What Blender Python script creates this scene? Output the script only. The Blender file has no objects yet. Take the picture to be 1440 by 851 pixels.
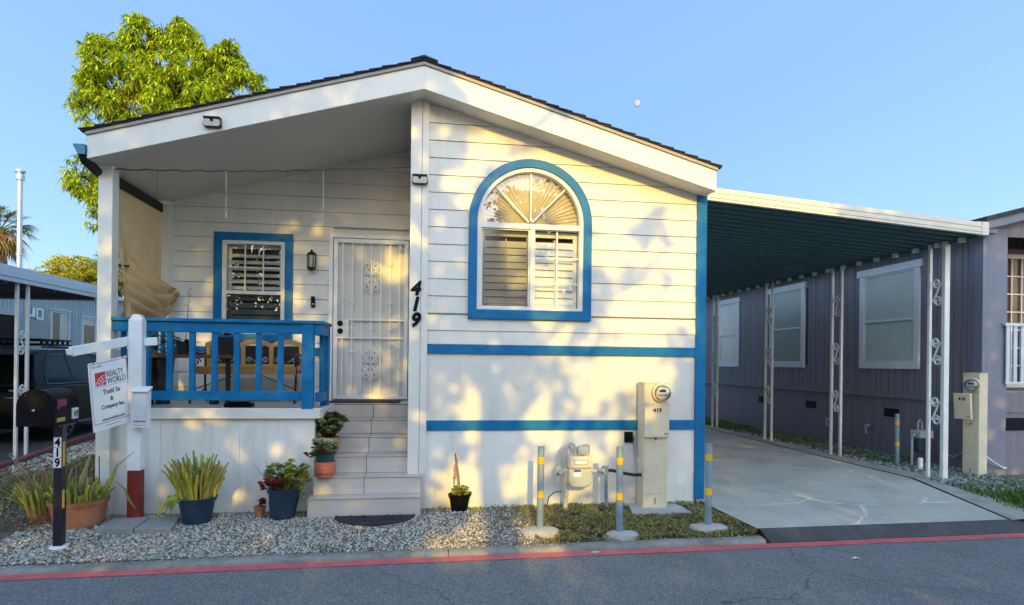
import bpy, bmesh, math, random
from mathutils import Vector, Matrix, noise
random.seed(7)
SC = bpy.context.scene
COL = SC.collection
PI = math.pi
R = math.radians

# ------------------------------------------------------------------ helpers
class MB:
    """collects shapes in world coordinates, built as one mesh object"""
    def __init__(s):
        s.v = []; s.f = []; s.m = []
    def add(s, vs, fs, mi=0):
        o = len(s.v)
        s.v.extend([tuple(v) for v in vs])
        for f in fs:
            s.f.append([i + o for i in f]); s.m.append(mi)
        return s
    def box(s, x0, x1, y0, y1, z0, z1, mi=0):
        vs = [(x, y, z) for z in (z0, z1) for y in (y0, y1) for x in (x0, x1)]
        fs = [(0, 2, 3, 1), (4, 5, 7, 6), (0, 1, 5, 4), (2, 6, 7, 3), (0, 4, 6, 2), (1, 3, 7, 5)]
        return s.add(vs, fs, mi)
    def beam(s, a, b, w, h, up=(0, 0, 1), mi=0):
        a = Vector(a); b = Vector(b); d = (b - a).normalized(); up = Vector(up)
        sx = d.cross(up)
        if sx.length < 1e-4: sx = d.cross(Vector((1, 0, 0)))
        sx.normalize(); u = sx.cross(d)
        vs = []
        for p in (a, b):
            for i, j in ((-1, -1), (1, -1), (1, 1), (-1, 1)):
                vs.append(p + sx * (i * w / 2) + u * (j * h / 2))
        fs = [(3, 2, 1, 0), (4, 5, 6, 7), (0, 1, 5, 4), (1, 2, 6, 5), (2, 3, 7, 6), (3, 0, 4, 7)]
        return s.add(vs, fs, mi)
    def tube(s, pts, r, seg=8, mi=0, caps=True):
        pts = [Vector(p) for p in pts]; n = len(pts)
        rs = r if isinstance(r, (list, tuple)) else [r] * n
        t0 = (pts[1] - pts[0]).normalized()
        u = t0.orthogonal().normalized()
        vs = []; fs = []
        for i, p in enumerate(pts):
            t = (pts[min(i + 1, n - 1)] - pts[max(i - 1, 0)])
            t = t.normalized() if t.length > 1e-9 else t0
            u = (u - t * u.dot(t))
            u = u.normalized() if u.length > 1e-6 else t.orthogonal().normalized()
            w = t.cross(u)
            for k in range(seg):
                a = 2 * PI * k / seg
                vs.append(p + (u * math.cos(a) + w * math.sin(a)) * rs[i])
        for i in range(n - 1):
            for k in range(seg):
                k2 = (k + 1) % seg
                fs.append((i * seg + k, i * seg + k2, (i + 1) * seg + k2, (i + 1) * seg + k))
        if caps:
            fs.append(tuple(range(seg - 1, -1, -1)))
            fs.append(tuple((n - 1) * seg + k for k in range(seg)))
        return s.add(vs, fs, mi)
    def lathe(s, prof, c, seg=24, mi=0, axis='Z'):
        vs = []; fs = []; n = len(prof)
        for r, h in prof:
            for k in range(seg):
                a = 2 * PI * k / seg
                x, y = r * math.cos(a), r * math.sin(a)
                if axis == 'Z': vs.append((c[0] + x, c[1] + y, c[2] + h))
                elif axis == 'Y': vs.append((c[0] + x, c[1] + h, c[2] - y))
                else: vs.append((c[0] + h, c[1] + x, c[2] + y))
        for i in range(n - 1):
            for k in range(seg):
                k2 = (k + 1) % seg
                fs.append((i * seg + k, i * seg + k2, (i + 1) * seg + k2, (i + 1) * seg + k))
        return s.add(vs, fs, mi)
    def prism(s, poly, axis, a, b, mi=0):
        n = len(poly); vs = []
        for t in (a, b):
            for p, q in poly:
                vs.append((p, t, q) if axis == 'Y' else (t, p, q) if axis == 'X' else (p, q, t))
        fs = [tuple(range(n)), tuple(range(2 * n - 1, n - 1, -1))]
        for i in range(n):
            j = (i + 1) % n
            fs.append((i, i + n, j + n, j))
        return s.add(vs, fs, mi)
    def ring(s, outer, inner, axis, a, b, mi=0, closed=True):
        n = len(outer); vs = []
        for t in (a, b):
            for poly in (outer, inner):
                for p, q in poly:
                    vs.append((p, t, q) if axis == 'Y' else (t, p, q) if axis == 'X' else (p, q, t))
        fs = []
        for i in range(n if closed else n - 1):
            j = (i + 1) % n
            o0, o1, i0, i1 = i, j, n + i, n + j
            fs += [(o0, o1, i1, i0), (2 * n + i0, 2 * n + i1, 2 * n + o1, 2 * n + o0),
                   (o0, 2 * n + o0, 2 * n + o1, o1), (i1, 2 * n + i1, 2 * n + i0, i0)]
        if not closed:
            for i in (0, n - 1):
                fs.append((i, n + i, 3 * n + i, 2 * n + i))
        return s.add(vs, fs, mi)
    def grid(s, fn, nu, nv, mi=0):
        vs = [fn(i / nu, j / nv) for j in range(nv + 1) for i in range(nu + 1)]
        fs = [(j * (nu + 1) + i, j * (nu + 1) + i + 1, (j + 1) * (nu + 1) + i + 1, (j + 1) * (nu + 1) + i)
              for j in range(nv) for i in range(nu)]
        return s.add(vs, fs, mi)
    def merge(s, o, off=(0, 0, 0), rotz=0, scale=1, mi=None):
        c, sn = math.cos(rotz), math.sin(rotz)
        vs = [((x * c - y * sn) * scale + off[0], (x * sn + y * c) * scale + off[1], z * scale + off[2]) for x, y, z in o.v]
        k = len(s.v); s.v.extend(vs)
        for f, m in zip(o.f, o.m):
            s.f.append([i + k for i in f]); s.m.append(m if mi is None else mi)
        return s
    def build(s, name, mats, parent=None, bev=0, smooth=None, seg=2):
        if not isinstance(mats, (list, tuple)): mats = [mats]
        if parent is not None:
            org = ORG[parent.name]
        else:
            zs = [v[2] for v in s.v]; xs = [v[0] for v in s.v]; ys = [v[1] for v in s.v]
            org = Vector(((min(xs) + max(xs)) / 2, (min(ys) + max(ys)) / 2, min(zs)))
        me = bpy.data.meshes.new(name)
        me.from_pydata([(x - org[0], y - org[1], z - org[2]) for x, y, z in s.v], [], s.f)
        for m in mats: me.materials.append(m)
        me.polygons.foreach_set('material_index', s.m)
        bm = bmesh.new(); bm.from_mesh(me)
        if len(bm.faces) < 60000: bmesh.ops.recalc_face_normals(bm, faces=bm.faces)
        bm.to_mesh(me); bm.free()
        me.update()
        if smooth is not None:
            me.polygons.foreach_set('use_smooth', [True] * len(me.polygons))
            if smooth < 179: me.set_sharp_from_angle(angle=R(smooth))
        o = bpy.data.objects.new(name, me); COL.objects.link(o)
        if parent is not None: o.parent = parent
        else: o.location = org
        ORG[o.name] = org
        if bev:
            b = o.modifiers.new('bevel', 'BEVEL'); b.width = bev; b.segments = seg
            b.limit_method = 'ANGLE'; b.angle_limit = R(40); b.harden_normals = False
        return o
ORG = {}
def tag(o, label=None, cat=None, group=None, kind=None):
    if label: o['label'] = label
    if cat: o['category'] = cat
    if group: o['group'] = group
    if kind: o['kind'] = kind
    return o
def thing(name, loc, label, cat, group=None):
    o = bpy.data.objects.new(name, None); o.empty_display_size = .1
    COL.objects.link(o); o.location = loc; ORG[o.name] = Vector(loc)
    return tag(o, label, cat, group)
def copy_tree(o, loc=None, parent=None):
    c = o.copy(); COL.objects.link(c)
    if parent is not None: c.parent = parent
    for ch in list(o.children): copy_tree(ch, None, c)
    if loc is not None: c.location = loc
    ORG[c.name] = Vector(loc) if loc is not None else Vector(ORG[o.name])
    return c
def struct(o): return tag(o, kind='structure')
def text_mb(body, size, loc, face='-Y', bold=0, shear=0, ext=.002, align='CENTER', mi=0, sx=1.0, rotz=0, space=1.0):
    cu = bpy.data.curves.new('t', 'FONT'); cu.body = body; cu.size = size; cu.align_x = align
    cu.offset = bold; cu.shear = shear; cu.extrude = ext; cu.resolution_u = 3; cu.space_character = space
    ob = bpy.data.objects.new('t', cu); COL.objects.link(ob)
    dg = bpy.context.evaluated_depsgraph_get()
    me = ob.evaluated_get(dg).to_mesh()
    M = Matrix.Rotation(rotz, 4, 'Z') @ Matrix.Rotation(PI / 2, 4, 'X') @ Matrix.Diagonal((sx, 1, 1, 1))
    M = Matrix.Translation(loc) @ M
    b = MB(); b.add([M @ v.co for v in me.vertices], [tuple(p.vertices) for p in me.polygons], mi)
    ob.evaluated_get(dg).to_mesh_clear()
    bpy.data.objects.remove(ob); bpy.data.curves.remove(cu)
    return b

# ------------------------------------------------------------------ materials
def mat(name, col, rough=.6, var=.12, scale=4, bump=0, bscale=60, metal=0, dirt=None, dscale=1.5, damt=.5, spec=.5, coat=0, vstretch=None, trans=0, streak=None):
    m = bpy.data.materials.new(name); m.use_nodes = True
    nt = m.node_tree; N = nt.nodes; L = nt.links
    bs = N['Principled BSDF']
    bs.inputs['Roughness'].default_value = rough; bs.inputs['Metallic'].default_value = metal
    bs.inputs['Specular IOR Level'].default_value = spec
    if coat: bs.inputs['Coat Weight'].default_value = coat
    tc = N.new('ShaderNodeTexCoord'); vec = tc.outputs['Object']
    if vstretch:
        mp = N.new('ShaderNodeMapping'); mp.inputs['Scale'].default_value = vstretch
        L.new(vec, mp.inputs[0]); vec = mp.outputs[0]
    n = N.new('ShaderNodeTexNoise'); n.inputs['Scale'].default_value = scale; n.inputs['Detail'].default_value = 6
    n.inputs['Roughness'].default_value = .65
    L.new(vec, n.inputs['Vector'])
    rp = N.new('ShaderNodeValToRGB')
    rp.color_ramp.elements[0].position = .3; rp.color_ramp.elements[1].position = .7
    rp.color_ramp.elements[0].color = (*[c * (1 - var) for c in col], 1)
    rp.color_ramp.elements[1].color = (*[min(1, c * (1 + var)) for c in col], 1)
    L.new(n.outputs[0], rp.inputs[0]); out = rp.outputs[0]
    if dirt:
        n2 = N.new('ShaderNodeTexNoise'); n2.inputs['Scale'].default_value = dscale; n2.inputs['Detail'].default_value = 8
        n2.inputs['Roughness'].default_value = .7
        dv = tc.outputs['Object']
        if streak:
            m3 = N.new('ShaderNodeMapping'); m3.inputs['Scale'].default_value = streak; L.new(dv, m3.inputs[0]); dv = m3.outputs[0]
        L.new(dv, n2.inputs['Vector'])
        r2 = N.new('ShaderNodeValToRGB'); r2.color_ramp.elements[0].position = .5; r2.color_ramp.elements[1].position = .75
        r2.color_ramp.elements[0].color = (0, 0, 0, 1); r2.color_ramp.elements[1].color = (damt, damt, damt, 1)
        L.new(n2.outputs[0], r2.inputs[0])
        mx = N.new('ShaderNodeMix'); mx.data_type = 'RGBA'
        L.new(r2.outputs[0], mx.inputs[0]); L.new(out, mx.inputs[6]); mx.inputs[7].default_value = (*dirt, 1)
        out = mx.outputs[2]
    L.new(out, bs.inputs['Base Color'])
    mr = N.new('ShaderNodeMapRange'); mr.inputs[3].default_value = max(.02, rough - .08); mr.inputs[4].default_value = min(1, rough + .08)
    L.new(n.outputs[0], mr.inputs[0]); L.new(mr.outputs[0], bs.inputs['Roughness'])
    if bump:
        nb = N.new('ShaderNodeTexNoise'); nb.inputs['Scale'].default_value = bscale; nb.inputs['Detail'].default_value = 4
        L.new(vec, nb.inputs['Vector'])
        bp = N.new('ShaderNodeBump'); bp.inputs['Strength'].default_value = bump; bp.inputs['Distance'].default_value = .01
        L.new(nb.outputs[0], bp.inputs['Height']); L.new(bp.outputs[0], bs.inputs['Normal'])
    if trans:
        tr = N.new('ShaderNodeBsdfTranslucent'); L.new(out, tr.inputs[0])
        ms = N.new('ShaderNodeMixShader'); ms.inputs[0].default_value = trans
        L.new(bs.outputs[0], ms.inputs[1]); L.new(tr.outputs[0], ms.inputs[2])
        L.new(ms.outputs[0], N['Material Output'].inputs[0])
    return m
def glass_mat(name, tint=(.9, .95, 1), boost=0.0, rough=.01, ior=1.5):
    m = bpy.data.materials.new(name); m.use_nodes = True
    nt = m.node_tree; N = nt.nodes; L = nt.links; N.remove(N['Principled BSDF'])
    t = N.new('ShaderNodeBsdfTransparent'); t.inputs[0].default_value = (*tint, 1)
    g = N.new('ShaderNodeBsdfGlossy'); g.inputs['Roughness'].default_value = rough
    f = N.new('ShaderNodeFresnel'); f.inputs[0].default_value = ior
    ad = N.new('ShaderNodeMath'); ad.operation = 'ADD'; ad.inputs[1].default_value = boost; ad.use_clamp = True
    L.new(f.outputs[0], ad.inputs[0])
    nz = N.new('ShaderNodeTexNoise'); nz.inputs['Scale'].default_value = 1.2
    tc = N.new('ShaderNodeTexCoord'); L.new(tc.outputs['Object'], nz.inputs['Vector'])
    bu = N.new('ShaderNodeBump'); bu.inputs['Strength'].default_value = .06; bu.inputs['Distance'].default_value = .05
    L.new(nz.outputs[0], bu.inputs['Height']); L.new(bu.outputs[0], g.inputs['Normal'])
    mx = N.new('ShaderNodeMixShader'); L.new(ad.outputs[0], mx.inputs[0]); L.new(t.outputs[0], mx.inputs[1]); L.new(g.outputs[0], mx.inputs[2])
    L.new(mx.outputs[0], N['Material Output'].inputs[0])
    return m
M = {}
M['siding'] = mat('white_siding_paint', (.71, .675, .60), .55, .045, 3, .06, 25, dirt=(.52, .48, .41), dscale=1.3, damt=.55, streak=(3.2, 1, .45), vstretch=(.4, 1, 1))
M['panel'] = mat('white_panel_paint', (.76, .735, .68), .55, .04, 2, .08, 40, dirt=(.52, .48, .41), dscale=1.5, damt=.65, streak=(3.5, 1, .5), vstretch=(1, 1, .35))
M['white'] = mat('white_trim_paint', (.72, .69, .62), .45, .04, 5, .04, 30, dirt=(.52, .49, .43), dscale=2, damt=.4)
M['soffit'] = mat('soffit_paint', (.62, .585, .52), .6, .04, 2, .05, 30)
M['blue'] = mat('blue_paint', (.001, .135, .315), .45, .12, 6, .06, 50, dirt=(.01, .19, .37), dscale=3, damt=.6, spec=.25)
M['gutter'] = mat('gutter_blue', (.06, .2, .32), .4, .1, 5)
M['shingle'] = mat('dark_shingle', (.035, .034, .036), .9, .35, 30, .5, 200)
M['taupe'] = mat('taupe_trim', (.36, .32, .29), .6, .08, 6)
M['tile'] = mat('stair_tile', (.54, .48, .42), .45, .07, 5, .03, 30, dirt=(.42, .38, .34), dscale=4, damt=.4, vstretch=(.5, 1, 3))
M['grout'] = mat('grout_dark', (.09, .08, .07), .9)
M['canvas'] = mat('canvas_cloth', (.62, .42, .20), .85, .1, 6, .25, 250, dirt=(.42, .31, .17), dscale=3, damt=.4, trans=.25)
M['darkmetal'] = mat('dark_metal', (.02, .018, .016), .45, .2, 10, metal=.3)
M['black'] = mat('black_paint', (.004, .0045, .007), .5, .2, 8, spec=.12)
M['blackplastic'] = mat('black_plastic', (.014, .015, .018), .5, .2, 8, .05, 80)
M['navy'] = mat('dark_blue_plastic_pot', (.012, .035, .07), .4, .15, 8, .04, 60, dirt=(.1, .09, .08), dscale=5, damt=.25)
M['terracotta'] = mat('terracotta', (.42, .14, .06), .8, .15, 6, .1, 60, dirt=(.5, .36, .26), dscale=4, damt=.55)
M['coral'] = mat('coral_pot', (.5, .15, .085), .5, .08, 6, .03, 40)
M['soil'] = mat('soil', (.045, .03, .02), .95, .4, 25, .6, 90)
M['wood'] = mat('honey_wood', (.42, .22, .07), .5, .2, 5, .1, 40, vstretch=(1, 6, 6))
M['redwood'] = mat('red_brown_wood', (.16, .05, .022), .5, .2, 5, .1, 40, vstretch=(1, 6, 6))
M['iron'] = mat('cast_iron', (.02, .022, .024), .5, .3, 20, metal=.4)
M['glass'] = glass_mat('window_glass', (.92, .94, .93), .04)
M['glassdark'] = glass_mat('window_glass_dark', (.35, .38, .4), .09)
M['glassleft'] = glass_mat('insect_screen_glass', (.68, .69, .68), .02, .1)
M['archglass'] = glass_mat('arch_glass', (.92, .93, .92), .05)
M['shutter'] = mat('shutter_paint', (.80, .79, .75), .5, .04)
M['interior'] = mat('dark_interior', (.06, .055, .05), .9)
M['fan'] = mat('pleated_shade', (.68, .64, .56), .8, .05)
M['doorpanel'] = mat('door_panel', (.64, .62, .57), .55, .05, 4)
M['doorwhite'] = mat('security_door_paint', (.80, .795, .77), .4, .04, 6)
M['meterbeige'] = mat('meter_beige', (.66, .57, .41), .5, .06, 4, .03, 60, dirt=(.40, .31, .20), dscale=5, damt=.6)
M['grey'] = mat('grey_galvanised', (.32, .35, .36), .45, .12, 10, .05, 60, metal=.2, dirt=(.22, .2, .18), dscale=6, damt=.4)
M['bollard'] = mat('bollard_grey_paint', (.17, .25, .29), .5, .18, 8, .1, 60, dirt=(.34, .30, .24), dscale=9, damt=.7)
M['yellow'] = mat('yellow_tape', (.72, .43, .02), .45, .08, 10)
M['gasgreen'] = mat('meter_greygreen', (.40, .43, .40), .5, .07, 8, dirt=(.3, .28, .22), dscale=6, damt=.3)
M['pipe'] = mat('painted_pipe', (.50, .47, .40), .5, .12, 9, .05, 60, dirt=(.3, .22, .14), dscale=9, damt=.4)
M['concrete'] = mat('concrete', (.40, .39, .365), .85, .14, 6, .25, 70, dirt=(.2, .19, .17), dscale=2.5, damt=.55)
M['kerb'] = mat('kerb_concrete', (.25, .24, .215), .9, .25, 5, .5, 60, dirt=(.10, .095, .08), dscale=4, damt=.8)
M['paver'] = mat('paver_stone', (.27, .255, .235), .85, .15, 7, .3, 60, dirt=(.15, .14, .12), dscale=4, damt=.5)
M['signwhite'] = mat('sign_white', (.8, .8, .8), .4, .02, 4)
M['postwhite'] = mat('post_white', (.78, .78, .78), .5, .04, 5, .05, 40, dirt=(.58, .56, .5), dscale=4, damt=.25)
M['red'] = mat('sign_red', (.55, .03, .05), .5, .05)
M['darkred'] = mat('dark_red_paint', (.18, .012, .012), .5, .15, 8, .05, 60)
M['glassdim'] = glass_mat('shaded_glass', (.92, .95, .94), .0, .08, 1.09)
M['frosted'] = mat('frosted_front', (.66, .68, .70), .25, .05)
M['clear'] = glass_mat('clear_acrylic', (.85, .88, .9), .12)
M['purple'] = mat('plum_grey_paint', (.165, .152, .182), .6, .16, 3, .2, 30, vstretch=(5, 5, .25))
M['purplegap'] = mat('plum_groove', (.05, .045, .06), .8)
M['lavender'] = mat('lavender_trim', (.165, .17, .225), .55, .06, 4, .05, 40)
M['lavlight'] = mat('pale_window_trim', (.60, .62, .66), .5, .05)
M['blind'] = mat('window_blind', (.66, .68, .64), .6, .04)
M['carportwhite'] = mat('carport_cream_metal', (.66, .60, .49), .4, .05, 4, dirt=(.55, .5, .4), dscale=3, damt=.3)
M['carportunder'] = mat('carport_dark_teal', (.05, .125, .135), .6, .15, 4)
M['postmetal'] = mat('carport_post_paint', (.72, .71, .68), .4, .05, 8, dirt=(.5, .42, .3), dscale=6, damt=.3)
M['corrug'] = mat('corrugated_blue_grey', (.30, .39, .44), .45, .1, 3, vstretch=(1, 1, .3))
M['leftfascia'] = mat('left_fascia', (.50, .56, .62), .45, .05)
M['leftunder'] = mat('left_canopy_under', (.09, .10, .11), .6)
M['carpaint'] = mat('black_car_paint', (.004, .0045, .006), .3, .1, 6, spec=.14)
M['tyre'] = mat('tyre_rubber', (.012, .012, .012), .8, .2, 20)
M['rim'] = mat('alloy_rim', (.2, .2, .21), .3, .1, metal=.8)
M['chrome'] = mat('chrome', (.6, .6, .62), .15, .05, metal=1)
M['lime'] = mat('lime_board', (.45, .55, .03), .4, .1)
M['tail'] = mat('tail_lamp', (.15, .01, .01), .2)
M['brick'] = mat('red_edging_brick', (.22, .06, .06), .85, .25, 8, .2, 60, dirt=(.3, .18, .16), dscale=7, damt=.4)
M['bark'] = mat('bark', (.11, .08, .055), .9, .3, 8, .6, 30, vstretch=(1, 1, .3))
def leafset(prefix, cols, trans=.35, rough=.45):
    return [mat(prefix, c, rough, .2, 3, trans=trans, spec=.3) for c in cols]
M['steel'] = mat('vent_pipe_steel', (.45, .47, .5), .35, .1, 5, metal=.7)
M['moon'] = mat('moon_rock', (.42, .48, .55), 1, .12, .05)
M['ochre'] = mat('ochre_reflector', (.55, .33, .05), .5, .05)
M['crimson'] = mat('crimson_flag', (.25, .02, .06), .5, .1)
M['plate'] = mat('number_plate_white', (.75, .75, .75), .5, .04)
M['mat'] = mat('rubber_mat', (.028, .026, .032), .75, .3, 30, .3, 150)
M['solar'] = mat('solar_light_body', (.035, .032, .03), .45, .1)
M['lens'] = mat('frosted_lens', (.45, .42, .36), .3, .1)
M['wire'] = mat('wire', (.05, .045, .04), .6)
M['cord'] = mat('pale_cord', (.55, .6, .62), .6)
M['drywood'] = mat('dry_stem', (.26, .17, .09), .85, .25, 15, .3, 60)

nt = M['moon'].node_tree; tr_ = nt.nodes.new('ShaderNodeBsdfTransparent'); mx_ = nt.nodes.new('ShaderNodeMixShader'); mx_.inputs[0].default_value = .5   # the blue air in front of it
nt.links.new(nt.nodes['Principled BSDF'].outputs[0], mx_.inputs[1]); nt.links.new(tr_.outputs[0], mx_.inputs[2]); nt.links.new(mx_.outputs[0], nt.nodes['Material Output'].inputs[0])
# ------------------------------------------------------------------ camera, light, sky
H = 1.6
yaw, roll = 0.134912, 0.011331
fw = Vector((math.sin(yaw), math.cos(yaw), 0)); rt = Vector((math.cos(yaw), -math.sin(yaw), 0)); up = Vector((0, 0, 1))
rx = rt * math.cos(roll) + up * math.sin(roll); uy = up * math.cos(roll) - rt * math.sin(roll)
cam = bpy.data.cameras.new('camera'); co = bpy.data.objects.new('camera', cam); COL.objects.link(co)
mw = Matrix((rx, uy, -fw)).transposed().to_4x4(); mw.translation = (0, 0, H); co.matrix_world = mw
cam.sensor_width = 36; cam.lens = 854.83 / 1440 * 36; cam.shift_y = (510.28 - 425.5) / 1440; cam.clip_end = 6000; cam.clip_start = .05
SC.camera = co
SUN = Vector((.055, .955, -.305)).normalized()          # direction the light travels
sl = bpy.data.lights.new('sun', 'SUN'); sl.energy = 2.0; sl.angle = R(.5); sl.color = (.80, .51, .06)
so = bpy.data.objects.new('sun', sl); COL.objects.link(so); so.rotation_euler = SUN.to_track_quat('-Z', 'Y').to_euler(); so.location = (0, -30, 20)
w = bpy.data.worlds.new('World'); SC.world = w; w.use_nodes = True
nt = w.node_tree; sk = nt.nodes.new('ShaderNodeTexSky'); sk.sky_type = 'NISHITA'; sk.sun_disc = False
sk.sun_elevation = math.asin(-SUN.z); sk.sun_rotation = math.atan2(-SUN.x, -SUN.y)
sk.altitude = 0; sk.air_density = 1.0; sk.dust_density = .6; sk.ozone_density = 2.2
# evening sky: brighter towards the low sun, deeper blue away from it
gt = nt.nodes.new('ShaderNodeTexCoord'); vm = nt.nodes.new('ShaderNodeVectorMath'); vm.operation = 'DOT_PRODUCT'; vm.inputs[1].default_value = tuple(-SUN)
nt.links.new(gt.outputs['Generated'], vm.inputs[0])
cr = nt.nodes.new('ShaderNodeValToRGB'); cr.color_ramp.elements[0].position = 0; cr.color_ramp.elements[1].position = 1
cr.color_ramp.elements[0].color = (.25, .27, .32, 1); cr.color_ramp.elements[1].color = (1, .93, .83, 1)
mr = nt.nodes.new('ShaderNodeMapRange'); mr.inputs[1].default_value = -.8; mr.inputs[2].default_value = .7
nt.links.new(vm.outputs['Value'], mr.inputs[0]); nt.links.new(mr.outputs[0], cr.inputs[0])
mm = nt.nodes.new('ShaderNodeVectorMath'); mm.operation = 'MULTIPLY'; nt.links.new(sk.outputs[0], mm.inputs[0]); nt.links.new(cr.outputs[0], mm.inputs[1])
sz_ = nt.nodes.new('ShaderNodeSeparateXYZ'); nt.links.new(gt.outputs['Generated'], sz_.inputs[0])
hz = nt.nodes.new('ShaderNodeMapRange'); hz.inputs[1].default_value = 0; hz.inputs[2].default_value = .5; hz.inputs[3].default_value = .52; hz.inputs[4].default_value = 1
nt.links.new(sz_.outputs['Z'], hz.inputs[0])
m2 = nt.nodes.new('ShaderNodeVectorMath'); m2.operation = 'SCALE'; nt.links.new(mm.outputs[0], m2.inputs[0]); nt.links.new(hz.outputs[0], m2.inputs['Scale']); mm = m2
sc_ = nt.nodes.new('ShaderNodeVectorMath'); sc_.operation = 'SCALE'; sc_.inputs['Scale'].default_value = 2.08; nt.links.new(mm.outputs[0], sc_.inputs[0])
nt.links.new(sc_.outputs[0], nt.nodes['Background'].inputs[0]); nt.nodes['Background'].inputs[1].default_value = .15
SC.view_settings.view_transform = 'Standard'; SC.view_settings.look = 'None'; SC.view_settings.exposure = 1.45; SC.view_settings.gamma = 1

# ------------------------------------------------------------------ ground, road, kerb, driveway
def foot(x): return 5.33 + .031 * x          # line where the kerb meets the road
def node_ground(name, cols, scale, rough=.95, bump=.5):
    """ground material: noise between colours with voronoi stones"""
    m = bpy.data.materials.new(name); m.use_nodes = True
    nt = m.node_tree; N = nt.nodes; L = nt.links; bs = N['Principled BSDF']; bs.inputs['Roughness'].default_value = rough
    tc = N.new('ShaderNodeTexCoord'); vo = N.new('ShaderNodeTexVoronoi'); vo.inputs['Scale'].default_value = scale
    L.new(tc.outputs['Object'], vo.inputs['Vector'])
    rp = N.new('ShaderNodeValToRGB'); e = rp.color_ramp.elements
    e[0].color = (*cols[0], 1); e[1].color = (*cols[-1], 1)
    for i, c in enumerate(cols[1:-1]): x = e.new((i + 1) / (len(cols) - 1)); x.color = (*c, 1)
    sp = N.new('ShaderNodeSeparateColor'); L.new(vo.outputs['Color'], sp.inputs[0])
    n = N.new('ShaderNodeTexNoise'); n.inputs['Scale'].default_value = 1.3; n.inputs['Detail'].default_value = 6
    L.new(tc.outputs['Object'], n.inputs['Vector'])
    a = N.new('ShaderNodeMath'); a.operation = 'MULTIPLY_ADD'; a.inputs[1].default_value = .6; L.new(sp.outputs[0], a.inputs[0])
    b = N.new('ShaderNodeMath'); b.operation = 'MULTIPLY'; b.inputs[1].default_value = .5; L.new(n.outputs[0], b.inputs[0]); L.new(b.outputs[0], a.inputs[2])
    L.new(a.outputs[0], rp.inputs[0]); L.new(rp.outputs[0], bs.inputs['Base Color'])
    bp = N.new('ShaderNodeBump'); bp.inputs['Strength'].default_value = bump; bp.inputs['Distance'].default_value = .02; bp.invert = True
    L.new(vo.outputs['Distance'], bp.inputs['Height']); L.new(bp.outputs[0], bs.inputs['Normal'])
    return m
M['gravelbase'] = node_ground('gravel_bed', [(.12, .10, .08), (.24, .22, .19), (.36, .35, .33)], 45)
M['earth'] = node_ground('dry_earth', [(.06, .045, .03), (.11, .09, .06), (.17, .14, .10)], 30)
def cracks(nt, tc, src, scale, col, width, gate):
    N = nt.nodes; L = nt.links
    nz = N.new('ShaderNodeTexNoise'); nz.inputs['Scale'].default_value = 2.2; nz.inputs['Detail'].default_value = 7; L.new(tc.outputs['Object'], nz.inputs['Vector'])
    ad = N.new('ShaderNodeMix'); ad.data_type = 'VECTOR'; ad.inputs[0].default_value = .3; L.new(tc.outputs['Object'], ad.inputs[4]); L.new(nz.outputs['Color'], ad.inputs[5])
    v = N.new('ShaderNodeTexVoronoi'); v.feature = 'DISTANCE_TO_EDGE'; v.inputs['Scale'].default_value = scale; L.new(ad.outputs[1], v.inputs['Vector'])
    mr = N.new('ShaderNodeMapRange'); mr.inputs[1].default_value = 0; mr.inputs[2].default_value = width * scale; mr.inputs[3].default_value = .8; mr.inputs[4].default_value = 0; L.new(v.outputs['Distance'], mr.inputs[0])
    mx = N.new('ShaderNodeMix'); mx.data_type = 'RGBA'; L.new(mr.outputs[0], mx.inputs[0]); L.new(src, mx.inputs[6]); mx.inputs[7].default_value = col
    return mx.outputs[2]
def asphalt_mat():
    m = mat('asphalt', (.175, .176, .178), .85, .22, 1.1, .55, 190, dirt=(.105, .105, .108), dscale=1.1, damt=.9)
    nt = m.node_tree; N = nt.nodes; L = nt.links; bs = N['Principled BSDF']
    src = bs.inputs['Base Color'].links[0].from_socket
    tc = N.new('ShaderNodeTexCoord'); src = cracks(nt, tc, src, .42, (.045, .045, .047, 1), .008, 2.5)
    v = N.new('ShaderNodeTexVoronoi'); v.inputs['Scale'].default_value = 110
    L.new(tc.outputs['Object'], v.inputs['Vector'])
    sp = N.new('ShaderNodeSeparateColor'); L.new(v.outputs['Color'], sp.inputs[0])
    mr = N.new('ShaderNodeMapRange'); mr.inputs[3].default_value = .55; mr.inputs[4].default_value = 1.5; L.new(sp.outputs[0], mr.inputs[0])
    mx = N.new('ShaderNodeMix'); mx.data_type = 'RGBA'; mx.blend_type = 'MULTIPLY'; mx.inputs[0].default_value = 1
    L.new(src, mx.inputs[6]); L.new(mr.outputs[0], mx.inputs[7]); L.new(mx.outputs[2], bs.inputs['Base Color'])
    return m
M['asphalt'] = asphalt_mat()
M['asphaltdark'] = mat('old_dark_asphalt', (.065, .064, .066), .9, .3, 5, .5, 90)
M['redline'] = mat('red_road_paint', (.62, .12, .125), .7, .2, 5, .4, 150, dirt=(.17, .12, .12), dscale=13, damt=.9)
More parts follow.
